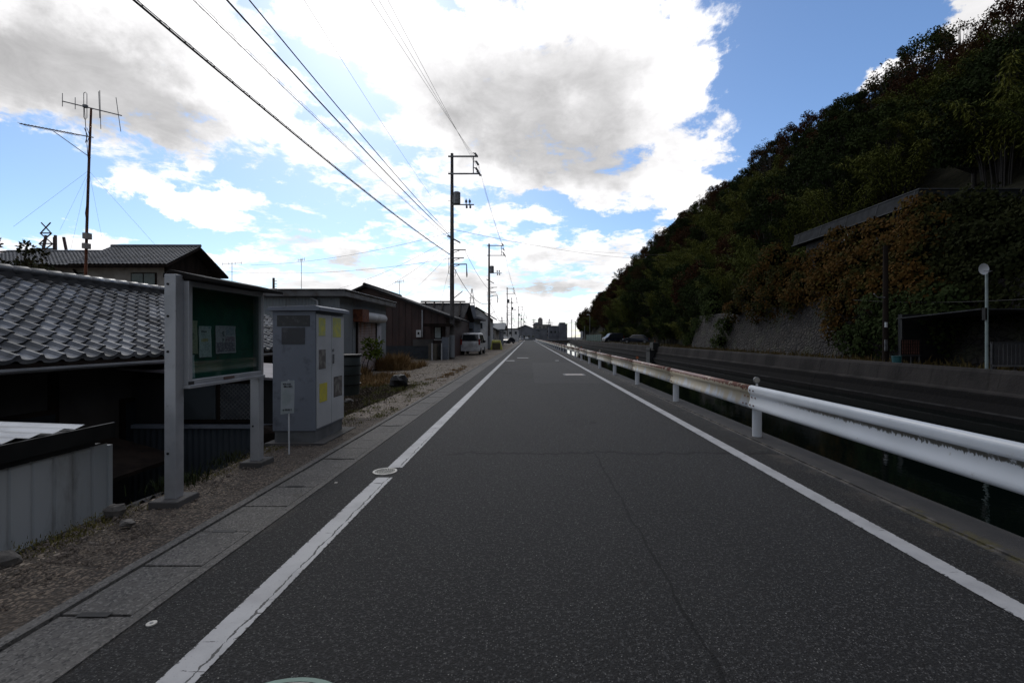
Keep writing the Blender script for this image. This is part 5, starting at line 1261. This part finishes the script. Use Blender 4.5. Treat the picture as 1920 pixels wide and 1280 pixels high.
# long flat roofed building on the terrace, half buried in vines
T1 = thing('terrace_building', 'long building with a flat grey roof edge half buried in vines on the hillside', 'building', (21, 24, 4))
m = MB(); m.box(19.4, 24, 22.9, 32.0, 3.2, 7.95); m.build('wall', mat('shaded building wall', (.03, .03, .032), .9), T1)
m = MB(); m.prism([(18.9, 8.0), (19.1, 8.72), (25, 8.72), (25, 8.0)], 'y', 22.4, 32.8)
m.build('roof', mat('grey ribbed fascia', (.035, .037, .041), .95, 0, (.025, .027, .029), 2, spec=.08), T1)
m = MB(); m.box(19.06, 19.12, 22.35, 32.85, 8.715, 8.75); m.box(18.86, 18.92, 22.35, 32.85, 7.98, 8.01); m.box(19.1, 25, 22.34, 22.40, 8.715, 8.75)
for i in range(5): m.bar((18.88, 22.6 + i * 2.4, 8.0), (19.08, 22.6 + i * 2.4, 8.72), .015)
tag(m.build('roof_trim', mat('dull grey trim', (.10, .105, .11), .85, spec=.2), T1), kind=None)
wi = MB().box(19.3, 19.42, 27.0, 28.2, 6.9, 7.8).build('window', M['alu'], T1); MB().box(19.28, 19.31, 27.1, 28.1, 7.0, 7.7).build('pane', mat('pale window', (.3, .36, .38), .2), wi)
# dark pole, lamp pole with dish, carport, fence, barrier
t = thing('dark_pole', 'dark wooden utility pole standing behind the far canal wall among the vines', 'utility pole', (14.5, 18.6, RB_Z))
MB().tube([(14.5, 18.6, RB_Z), (14.5, 18.6, 5.2)], [.11, .09], 10).build('pole', M['wood'], t)
MB().tube([(14.4, 18.5, 3.1), (14.1, 18.5, 3.1), (13.95, 18.5, 3.25)], .02, 6).build('lamp_arm', M['galv'], t)
MB().box(14.37, 14.45, 18.44, 18.48, 1.9, 2.1).build('upper_plate', M['white_metal'], t); MB().box(14.36, 14.46, 18.44, 18.48, .95, 1.4).build('lower_plate', M['galv'], t)
t = thing('dish_pole', 'slim pale pole carrying a round white dish above the carport', 'dish pole', (13.3, 13.3, .59))
MB().tube([(13.3, 13.3, .55), (13.3, 13.3, 3.45)], [.038, .034], 10).build('pole', mat('pale green grey pole', (.22, .27, .26), .5), t)
d = MB(); c = Vector((13.12, 13.2, 3.46)); vs = [c + Vector((0, .06, 0))]; n = 28
for rr, off in ((.06, .055), (.11, .03), (.155, 0)):
    for i in range(n): a = 2 * math.pi * i / n; vs.append(c + Vector((rr * math.cos(a), off, rr * 1.05 * math.sin(a))))
d.add(vs, [(0, 1 + i, 1 + (i + 1) % n) for i in range(n)] + [(1 + k * n + i, 1 + k * n + (i + 1) % n, 1 + (k + 1) * n + (i + 1) % n, 1 + (k + 1) * n + i) for k in (0, 1) for i in range(n)], 0, True)
d.build('dish', M['white_metal'], t); MB().tube([(13.12, 13.2, 3.4), (13.2, 13.05, 3.38), (13.3, 13.3, 3.36)], .012, 6).build('dish_arm', M['galv'], t)
MB().box(13.2, 13.26, 13.24, 13.34, 2.0, 2.35).build('junction_box', M['black'], t)
CP = thing('carport', 'low dark carport with a thin flat roof edge at the far right', 'carport', (17, 15.5, RB_Z))
m = MB(); m.add([(14.0, 14.2, 2.35), (23, 14.2, 2.36), (23, 17.8, 2.28), (14.3, 17.8, 2.2), (14.0, 14.2, 2.39), (23, 14.2, 2.40), (23, 17.8, 2.32), (14.3, 17.8, 2.24)], [(0, 1, 2, 3), (7, 6, 5, 4), (0, 4, 5, 1), (1, 5, 6, 2), (2, 6, 7, 3), (3, 7, 4, 0)])
m.build('roof', mat('dull carport sheet', (.04, .042, .045), .9, spec=.15), CP)
for (x, y) in ((14.35, 17.6), (18.5, 14.3)): MB().box(x, x + .07, y, y + .07, RB_Z, 2.3).build('post', M['black'], CP)
MB().box(14.6, 23, 17.9, 18.1, RB_Z, 2.4).build('back_wall', M['black'], CP)
FP = thing('slat_fence', 'grey vertical slat fence panel in front of the carport', 'fence', (15.6, 14, RB_Z))
m = MB()
for i in range(22): m.box(14.25 + i * .13, 14.35 + i * .13, 14.0, 14.02, .66, 1.32)
m.build('slats', mat('dark grey slats', (.03, .03, .032), .6), FP)
m = MB().box(14.2, 17.2, 14.02, 14.06, 1.30, 1.36); m.build('top_rail', M['dark'], FP); MB().box(14.2, 17.2, 14.02, 14.06, .60, .66).build('bottom_rail', M['fascia'], FP)
for x in (14.2, 15.7, 17.15): MB().box(x, x + .06, 14.03, 14.09, RB_Z, 1.36).build('post', M['dark'], FP)
RB = thing('slatted_barrier', 'small red brown grid panel on short legs behind the far canal wall', 'barrier', (14, 16.8, RB_Z))
red = mat('dull red brown panel', (.11, .035, .025), .7); m = MB(); m.box(13.68, 14.38, 16.84, 16.86, .86, 1.40, 0); m.build('panel', red, RB)
m = MB()
for i in range(9): m.bar((13.70 + i * .083, 16.82, .86), (13.70 + i * .083, 16.82, 1.40), .018)
for i in range(5): m.bar((13.68, 16.815, .88 + i * .125), (14.38, 16.815, .88 + i * .125), .015)
m.build('grid', M['wood'], RB)
m = MB().box(13.66, 14.40, 16.8, 16.9, .80, .86); m.build('bottom_rail', M['dark'], RB)
for x in (13.66, 14.05, 14.35): MB().box(x, x + .03, 16.82, 16.85, RB_Z, 1.45 if x < 13.7 else .8).build('leg', M['dark'], RB)
t = thing('bucket', 'small teal bucket beside the red brown grid panel', 'bucket', (13.5, 16.8, RB_Z))
MB().tube([(13.5, 16.8, RB_Z), (13.5, 16.8, .80)], [.12, .15], 14).build('body', mat('teal plastic', (.01, .09, .10), .5), t)
MB().tube([(13.5, 16.8, .79), (13.5, 16.8, .82)], .16, 14).build('rim', mat('teal plastic rim', (.01, .07, .08), .5), t)
# sluice gate on the far canal wall
SL = thing('sluice_gate', 'dark steel sluice gate frame fixed to the far canal wall', 'sluice gate', (12.6, 45.6, -.6))
m = MB(); m.box(12.0, 12.12, 45.2, 46.6, -.9, .45); m.box(12.75, 12.87, 45.2, 46.6, -.9, .75); m.box(12.0, 12.9, 45.2, 46.6, .1, .2); m.box(12.35, 13.0, 45.3, 46.5, .3, .98)
m.build('frame', M['black'], SL); MB().box(12.12, 12.75, 45.4, 45.5, -.9, .1).build('gate', M['dark'], SL)
MB().tube([(12.7, 45.9, .98), (12.7, 45.9, 1.25)], .04, 8).build('spindle', M['rust'], SL)
# fences / posts further along the right bank
FN = thing('net_fence', 'green net fence beside the far trees across the canal', 'fence', (16, 112, RB_Z))
MB().box(16.0, 16.04, 100, 126, .6, 2.1).build('net', mat('dull green net', (.02, .06, .045), .8), FN)
for i in range(9): MB().tube([(15.95, 100 + i * 3.2, RB_Z), (15.95, 100 + i * 3.2, 2.2)], .04, 6).build('post', M['galv'], FN)
t = thing('bank_lamp', 'thin street light pole across the canal at the end of the trees', 'street light', (16.2, 120, RB_Z))
MB().tube([(16.2, 120, RB_Z), (16.2, 120, 7.0), (16.0, 120, 7.4)], .07, 8).build('pole', M['galv'], t); MB().box(15.4, 16.1, 119.9, 120.1, 7.3, 7.48).build('lamp_head', M['white_metal'], t)
t = thing('bank_pole', 'short grey pole across the canal left of the thin street light', 'pole', (17.9, 145, RB_Z))
MB().tube([(17.9, 145, RB_Z), (17.9, 145, 5.0)], .08, 8).build('pole', M['galv'], t)
for i, (y, lab) in enumerate(((165, 'pale traffic bollard across the canal, nearer one'), (186, 'pale traffic bollard across the canal, farther one'))):
    t = thing('bollard', lab, 'bollard', (.1025 * y, y, RB_Z)); MB().tube([(.1025 * y, y, RB_Z), (.1025 * y, y, 1.7)], .14, 8).build('post', M['white_metal'], t); MB().tube([(.1025 * y, y, 1.7), (.1025 * y, y, 1.85)], [.14, .05], 8).build('cap', M['rust'], t)
# things in the water and at its edge
RP = thing('hanging_rope', 'pale frayed rope hanging from the canal edge into the water', 'rope', (3.72, 3.3, -.02))
MB().tube([(3.74, 3.35, .03), (3.78, 3.33, -.05), (3.80, 3.36, -.2), (3.78, 3.34, -.4), (3.84, 3.3, -.62)], .008, 6).build('rope', mat('faded rope', (.1, .13, .12), .9), RP)

# ================================================================== VEGETATION
def leafq(m, c, L, W, d, nrm):
    s = d.cross(nrm)
    if s.length < 1e-4: s = Vector((1, 0, 0))
    s.normalize(); s *= W / 2
    m.v += [tuple(c), tuple(c + d * L * .45 + s), tuple(c + d * L), tuple(c + d * L * .45 - s)]
    b = len(m.v) - 4; m.f.append((b, b + 1, b + 2, b + 3)); m.m.append(0); m.sm.append(False)
def rdir(rg): 
    while True:
        v = Vector((rg.uniform(-1, 1), rg.uniform(-1, 1), rg.uniform(-1, 1)))
        if .05 < v.length < 1: return v.normalized()
def crown_broad(rg, rx, h0, h1, ncl, nl, L, W):
    m = MB(); tr = MB(); tr.tube([(0, 0, -.6), (.1, .05, h0 * .6), (.0, .1, h0 + (h1 - h0) * .6)], [.20, .15, .06], 7)
    for _ in range(ncl):
        d = rdir(rg); rr = rg.uniform(.55, 1.0) ** .6
        c = Vector((d.x * rx * rr, d.y * rx * rr, h0 + (h1 - h0) * (.5 + .5 * d.z * rr)))
        tr.tube([(0, 0, h0 * .7 + (c.z - h0) * .3), tuple(c * .55 + Vector((0, 0, h0 * .3))), tuple(c)], [.06, .035, .012], 4)
        cr = rg.uniform(.45, .95) * rx * .27
        for _ in range(nl):
            o = rdir(rg); p = c + Vector((o.x * cr, o.y * cr, o.z * cr * .7)) * rg.uniform(.5, 1)
            dd = (o + rdir(rg) * .9 + Vector((0, 0, -.25))).normalized()
            leafq(m, p, L * rg.uniform(.6, 1.2), W * rg.uniform(.7, 1.2), dd, (o + rdir(rg) * .6).normalized())
    return m, tr
def crown_bamboo(rg, R_, H, nc, nl):
    m = MB(); tr = MB()
    for _ in range(nc):
        a = rg.uniform(0, 6.283); r0 = rg.uniform(0, R_ * .35); lean = rg.uniform(.5, 1.0) * R_; h = H * rg.uniform(.72, 1.0)
        b = Vector((math.cos(a) * r0, math.sin(a) * r0, -.5)); pts = []
        for i in range(7):
            t = i / 6; pts.append(b + Vector((math.cos(a) * lean * t ** 2.4, math.sin(a) * lean * t ** 2.4, h * (t - .18 * t ** 4) * 1.05)))
        tr.tube(pts, [.05, .045, .04, .032, .025, .016, .006], 5)
        for _ in range(nl):
            t = rg.uniform(.25, 1) ** .7; i = min(5, int(t * 6)); p = pts[i].lerp(pts[i + 1], t * 6 - i)
            o = rdir(rg); o.z = o.z * .4 - .1; sp_ = rg.uniform(.1, 1.0) * (.95 - .55 * t)
            q = p + o * sp_ * 1.25
            dd = (Vector((o.x, o.y, -.55)) + rdir(rg) * .35).normalized()
            leafq(m, q, rg.uniform(.22, .42), rg.uniform(.05, .09), dd, Vector((0, 0, 1)) + rdir(rg) * .5)
    return m, tr
protos = []
def proto(kind, seed):
    rg = random.Random(seed)
    if kind == 'bamboo_clump': m, tr = crown_bamboo(rg, 3.3, 8.2, 22, 300); mt = M['leaf_bamboo']
    elif kind == 'evergreen_tree': m, tr = crown_broad(rg, 3.2, 1.6, 7.6, 85, 110, .25, .16); mt = M['leaf_green']
    elif kind == 'autumn_tree': m, tr = crown_broad(rg, 2.9, 1.6, 7.2, 75, 100, .23, .15); mt = M['leaf_rust']
    else: m, tr = crown_broad(rg, 3.0, 2.5, 8.2, 60, 22, .20, .14); mt = M['leaf_rust']
    lab = {'bamboo_clump': 'feathery olive green bamboo clump arching on the wooded hillside', 'evergreen_tree': 'dense dark green broadleaf tree on the wooded hillside',
           'autumn_tree': 'rusty brown autumn tree on the wooded hillside', 'sparse_tree': 'thin leaved tree showing sky between its twigs on the hill ridge'}[kind]
    cat = {'bamboo_clump': 'bamboo'}.get(kind, 'tree')
    grp = {'bamboo_clump': 'bamboo clumps on the wooded hillside', 'evergreen_tree': 'evergreen trees on the wooded hillside', 'autumn_tree': 'autumn trees on the wooded hillside', 'sparse_tree': 'sparse trees along the hill ridge'}[kind]
    t = thing(kind, lab, cat, (0, 0, 0), grp)
    m.build('crown', mt, t, fix=False); tr.build('culm' if kind == 'bamboo_clump' else 'trunk', M['bark'], t, fix=False)
    return t
PR = {k: [proto(k, 100 + i * 7 + j) for i in range(2)] for j, k in enumerate(('bamboo_clump', 'evergreen_tree', 'autumn_tree', 'sparse_tree'))}
SHORT = {'bamboo_clump': 'olive bamboo', 'evergreen_tree': 'dark evergreen', 'autumn_tree': 'rusty autumn tree', 'sparse_tree': 'thin tree'}
GRP = {'bamboo_clump': 'bamboo clumps', 'evergreen_tree': 'evergreen trees', 'autumn_tree': 'autumn trees', 'sparse_tree': 'sparse trees'}
used = set(); rg = random.Random(77)
def plant(kind, x, y, z, s):
    p = rg.choice(PR[kind])
    if p.name in used: c = copy_tree(p)
    else: c = p; used.add(p.name)
    b_ = xb(y); t_ = (x - b_) / (50 - b_)
    where = 'at the hill foot' if t_ < .18 else ('on the middle slope' if t_ < .68 else 'on the hilltop ridge')
    dist = 'at the near right end' if y < 42 else ('past the long grey roof' if y < 95 else 'toward the far low end')
    c['label'] = SHORT[kind] + ' ' + where + ', ' + dist; c['group'] = GRP[kind] + ' ' + where + ', ' + dist
    c.location = (x, y, z); c.rotation_euler = (0, 0, rg.uniform(0, 6.28)); c.scale = (s, s, s * rg.uniform(.9, 1.15)); return c
ntree = 0
y = 11.0
while y < 330:
    sp_ = 3.9 + max(0, y - 30) * .020
    b = xb(y); x = b + (1.6 if y > 46 else 2.5) + rg.uniform(0, 1)
    xmax = 54
    while x < xmax:
        px, py_ = x + rg.uniform(-.9, .9), y + rg.uniform(-.3, .3) * sp_
        inb = (14 < py_ < 36 and px < 25.6) or (py_ < 46 and px < 20.5)
        H = zr(y) - 7
        if not inb and H > .6:
            t = (px - b) / (50 - b)
            cl = math.sin(px * .23 + py_ * .09) + math.sin(py_ * .17 + 1.3) * .8 + rg.uniform(-.9, .9)
            if t > .72: kind = 'sparse_tree' if rg.random() < .22 else ('autumn_tree' if cl > -.3 else 'evergreen_tree')
            else: kind = 'bamboo_clump' if cl > -.1 else ('autumn_tree' if cl < -1.5 else 'evergreen_tree')
            if y > 110 and rg.random() < .45: kind = 'autumn_tree'
            if px < 40 or t < 1.15:
                plant(kind, px, py_, hz(px, py_) - .6, (.95 + max(0, y - 30) * .0022) * rg.uniform(.78, 1.12) * (1 if H > 8 else .7)); ntree += 1
        x += sp_ * (1.0 if x < 45 else 1.3)
    y += sp_
print('trees', ntree)
# low fringe of bamboo and evergreens hanging over the far canal bank
for y in range(48, 128, 6):
    plant('bamboo_clump' if y % 4 else 'evergreen_tree', xb(y) - .4 + rg.uniform(-.5, .6), y + rg.uniform(-1, 1), RB_Z - .4, rg.uniform(.55, .8))

M['leaf_thicket'] = leafmat('thicket leaves', [(.008, .011, .004), (.018, .020, .006), (.034, .026, .008)])
# ---- vines smothering the slope and the terrace building
def vine(name, lab, lst, seed, mt='leaf_vine', Lf=.17, dens=430):
    rg = random.Random(seed); t = thing(name, lab, 'vine', PT(lst[0][0], 650, X=lst[0][3]), None); m = MB(); st = MB()
    for (px, py, r, X, sag) in lst:
        c = PT(px, py, X=X)
        st.ball(c + Vector((.25 * r, 0, 0)), r * .62, 9, 0, (1, 1, .85), .25, rg)  # near-black filler balls added inside the leaves to block the view through
        n = int(dens * r * r * (1 + sag))
        for _ in range(n):
            o = rdir(rg)
            if o.x > .55: o.x = -o.x
            k = rg.uniform(.72, 1.12) * (1 + .16 * math.sin(o.y * 7 + c.y) * math.sin(o.z * 6 + c.x))
            p = c + Vector((o.x * r * k, o.y * r * k, o.z * r * k * .85))
            if o.z < 0: p.z -= sag * r * abs(o.z) * rg.random() * 1.6
            nn_ = (o + Vector((-.35, -.3, .5)) + rdir(rg) * .55).normalized()
            dd = (Vector((0, 0, -1)) + rdir(rg) * .8).normalized()
            leafq(m, p, Lf * rg.uniform(.6, 1.25), Lf * rg.uniform(.55, 1.0), dd, nn_)
    m.build('foliage', M[mt], t, fix=False); st.build('dark_filler', mat(name + ' stems', (.004, .004, .003), 1.0, spec=0), t)
vine('vine_mass', 'orange tinged vine heap left of the long grey roof above the stone wall', [(1452, 482, 1.1, 17.2, .3), (1430, 520, 1.2, 17, .3), (1400, 552, 1.0, 16.8, .3), (1375, 580, .8, 16.6, .3), (1475, 525, 1.3, 17.5, .3), (1450, 560, 1.2, 17, .5), (1420, 580, .9, 16.8, .3), (1500, 560, 1.1, 17.3, .4), (1500, 495, .9, 18, .2)], 1)
vine('vine_mass', 'broad vine curtain draped below the long grey roof edge', [(1540, 488, 1.0, 17.8, .3), (1575, 470, 1.0, 17.9, .3), (1515, 530, 1.1, 17.2, .4), (1490, 555, .9, 17, .3), (1560, 530, 1.3, 17, .5), (1600, 500, 1.2, 17.3, .4), (1640, 480, 1.1, 17.4, .4), (1610, 445, .8, 18.2, .2), (1650, 430, .8, 18.2, .2), (1580, 575, .9, 16.6, .7), (1565, 610, .6, 16.3, .8), (1625, 535, 1.1, 16.8, .6), (1570, 440, .6, 18.4, .2)], 2)
vine('vine_mass', 'tall vine clump climbing over the near end of the grey roof', [(1722, 392, .85, 18.2, .2), (1700, 425, .9, 18, .3), (1740, 430, 1.0, 17.6, .3), (1690, 470, 1.1, 17.4, .4), (1730, 480, 1.1, 17.2, .4), (1710, 525, 1.0, 16.8, .7), (1745, 545, .8, 16.6, .9), (1665, 520, .9, 16.8, .7), (1750, 380, .6, 18.6, .2)], 3)
vine('vine_mass', 'dark green vine thicket above the carport at the far right', [(1790, 400, .9, 18.5, .3), (1830, 385, 1.0, 19, .3), (1870, 400, 1.0, 19, .3), (1800, 450, 1.1, 18, .4), (1850, 455, 1.1, 18, .4), (1905, 440, 1.0, 18.2, .4), (1790, 510, 1.0, 17.4, .6), (1845, 520, 1.0, 17.4, .6), (1900, 510, 1.0, 17.6, .5), (1950, 480, 1.0, 18, .5), (1960, 400, 1.1, 19, .4), (1930, 560, .9, 17.4, .5), (1880, 565, .8, 17.4, .5)], 4, 'leaf_thicket')
vine('vine_mass', 'shaded creeper covering the right part of the stone retaining wall', [(1600, 630, .8, 16.3, .6), (1640, 620, .9, 16.2, .6), (1685, 610, .9, 16.2, .5), (1725, 600, .9, 16.2, .5), (1765, 600, .9, 16.3, .5), (1650, 575, .9, 16.4, .5), (1700, 570, .9, 16.4, .5), (1750, 565, .9, 16.5, .5), (1800, 565, .9, 16.8, .5), (1850, 590, .9, 17.8, .4), (1615, 655, .5, 16.1, .2)], 5, 'leaf_green')
vine('vine_mass', 'low creeper at the left foot of the stone retaining wall', [(1362, 610, .9, 16.6, .4), (1350, 640, .8, 16.2, .3), (1340, 580, 1.2, 17.6, .4), (1320, 610, 1.2, 17.6, .4), (1300, 635, 1.1, 17.2, .3), (1330, 555, 1.2, 18.2, .4)], 6, 'leaf_green')
# scrub along the top of the far canal bank
m = MB(); rg = random.Random(8)
for _ in range(5200):
    y = rg.uniform(14, 75) if rg.random() < .8 else rg.uniform(75, 130); x = rg.uniform(13.5, 15.8) if y < 47 else rg.uniform(14.5, 20)
    L = rg.uniform(.1, .32) * (1 if rg.random() < .9 else 1.6); a = rg.uniform(0, 6.28); le = rg.uniform(.1, .5)
    leafq(m, Vector((x, y, RB_Z - .02)), L, .05, Vector((math.cos(a) * le, math.sin(a) * le, 1)).normalized(), Vector((math.sin(a), -math.cos(a), 0)))
tag(m.build('bank_scrub', leafmat('dim scrub', [(.03, .03, .012), (.06, .05, .02), (.08, .05, .02)]), fix=False), 'short dry scrub growing behind the far canal wall', 'scrub', kind='stuff')

# ---- garden tree at far left
def small_tree(name, lab, cat, x, y, z, r, h, ncl, nl, L, mt, seed):
    m, tr = crown_broad(random.Random(seed), r, h * .25, h, ncl, nl, L, L * .55)
    t = thing(name, lab, cat, (0, 0, 0)); m.build('crown', mt, t, fix=False); tr.build('trunk', M['bark'], t, fix=False); t.location = (x, y, z); return t
small_tree('garden_tree', 'reddish green garden tree cut by the left edge above the tiled roof', 'tree', -17.0, 14.5, -1.4, 1.5, 6.3, 34, 60, .16, M['leaf_dark'], 5)
small_tree('garden_tree', 'small thin garden tree between the left edge tree and the antenna mast', 'tree', -22.5, 21, -1.4, 1.0, 6.6, 16, 40, .15, M['leaf_dark'], 6)
small_tree('garden_shrub', 'low dark garden shrub peeping over the near tiled roof ridge', 'shrub', -21, 22, -1.4, 2.0, 5.4, 30, 50, .15, M['leaf_dark'], 8)
# ---- sapling by the shutter
t = thing('sapling', 'leafy green sapling growing in front of the rusty shutter', 'sapling', (-6.15, 18.0, 0))
m = MB(); rg = random.Random(3)
for _ in range(300):
    o = rdir(rg); c = Vector((-6.12 + rg.uniform(-.3, .35), 18 + rg.uniform(-.3, .3), 1.05 + rg.uniform(-.35, .35)))
    leafq(m, c, rg.uniform(.14, .26), rg.uniform(.05, .08), (o + Vector((0, 0, -.2))).normalized(), rdir(rg))
m.build('leaves', M['leaf_plant'], t, fix=False)
MB().tube([(-6.4, 18.1, -.02), (-6.3, 18.05, .5), (-6.12, 18, 1.0)], [.02, .016, .01], 6).tube([(-6.42, 18.1, -.02), (-6.5, 18.0, .4), (-6.3, 18.0, .9)], [.015, .012, .008], 6).build('stem', M['bark'], t)
# ---- grasses
def grass(name, lab, areas, n, hmin, hmax, mt, seed, wd=.008):
    m = MB(); rg = random.Random(seed); tot = sum(a[4] for a in areas)
    for (x0, x1, y0, y1, wgt, hs) in areas:
        k = int(n * wgt / tot); tuf = [(rg.uniform(x0, x1), rg.uniform(y0, y1), rg.uniform(.5, 1.2)) for _ in range(max(3, k // 28))]
        for _ in range(k):
            c = rg.choice(tuf); x = rg.gauss(c[0], .07); y = rg.gauss(c[1], .09); h = rg.uniform(hmin, hmax) * hs * c[2]
            a = rg.uniform(0, 6.28); l = rg.uniform(.1, .9)
            d = Vector((math.cos(a) * l, math.sin(a) * l, 1)).normalized(); s = Vector((math.sin(a), -math.cos(a), 0)) * wd * (1 + h)
            p = Vector((x, y, -.03)); b = len(m.v)
            mid = p + d * h * .55; tip = p + d * h + Vector((math.cos(a), math.sin(a), -.3)) * h * .22 * l
            m.v += [tuple(p - s), tuple(p + s), tuple(mid + s * .8), tuple(mid - s * .8), tuple(tip)]
            m.f += [(b, b + 1, b + 2, b + 3), (b + 3, b + 2, b + 4)]; m.m += [0, 0]; m.sm += [False, False]
    return tag(m.build(name, mt, fix=False), lab, 'grass', kind='stuff')
grass('dry_grass', 'orange dry grass around the shutter and boulder', [(-6.9, -4.6, 14.2, 18.0, 1.0, .5), (-6.9, -6.0, 20.8, 23.4, .9, 1.6), (-6.9, -6.3, 16.5, 18.5, .4, 1.0), (-6.6, -5.4, 21, 24.5, .5, .9), (-3.6, -2.9, 16, 24, .15, .25)], 15000, .12, .55, M['drygrass'], 1)
grass('thin_grass', 'thin yellow green grass along the gutter slabs beyond the cabinet', [(-4.3, -2.75, 8.3, 13.5, 1.0, .45), (-5.2, -3.2, 13.2, 16, .8, .6), (-4.0, -2.7, 7.9, 9.2, .3, .5), (-12, -6.5, 30.5, 31.8, .5, .6)], 6000, .03, .16, M['greengrass'], 2, .005)
grass('bank_moss', 'mossy green fringe along the outer edge of the gravel strip', [(-3.62, -3.42, 3.2, 4.1, .6, .22), (-3.6, -3.42, 4.5, 6.4, .8, .16), (-3.6, -3.38, 5.9, 6.4, .4, .16)], 5000, .04, .18, M['greengrass'], 3, .003)
grass('withered_weeds', 'withered brown weeds behind the foot of the first notice board post', [(-3.75, -3.5, 4.6, 4.9, 1, .6), (-3.9, -3.6, 5.4, 6, .6, .4)], 350, .1, .36, M['leaf_dark'], 4, .004)
# ---- loose stones
m = MB(); rg = random.Random(6)
def stone(x, y, z, r):
    b = len(m.v); k = 5; a0 = rg.uniform(0, 6)
    for i in range(k): q = rg.uniform(.7, 1.2) * r; m.v.append((x + math.cos(a0 + i * 1.2566) * q, y + math.sin(a0 + i * 1.2566) * q, z))
    for i in range(k): q = rg.uniform(.4, .8) * r; m.v.append((x + math.cos(a0 + i * 1.2566) * q, y + math.sin(a0 + i * 1.2566) * q, z + r * rg.uniform(.5, .9)))
    m.f += [(b + i, b + (i + 1) % k, b + k + (i + 1) % k, b + k + i) for i in range(k)] + [tuple(range(b + k, b + 2 * k))]; m.m += [0] * (k + 1); m.sm += [False] * (k + 1)
for _ in range(9000):
    y = 1.4 + 7.2 * rg.random() ** 1.3; x = rg.uniform(-3.58, -2.62)
    stone(x, y, -.012, rg.uniform(.003, .011) * (1 if rg.random() < .97 else 2.2))
for _ in range(1500):
    stone(rg.uniform(-6.5, -2.65), rg.uniform(8.6, 26), -.03, rg.uniform(.008, .03))
sm_ = leafmat('loose stones', [(.06, .05, .042), (.12, .10, .085), (.2, .18, .16), (.09, .06, .045)])
tag(m.build('loose_gravel', sm_, fix=False), 'loose small stones scattered over the roadside gravel', 'gravel', kind='stuff')
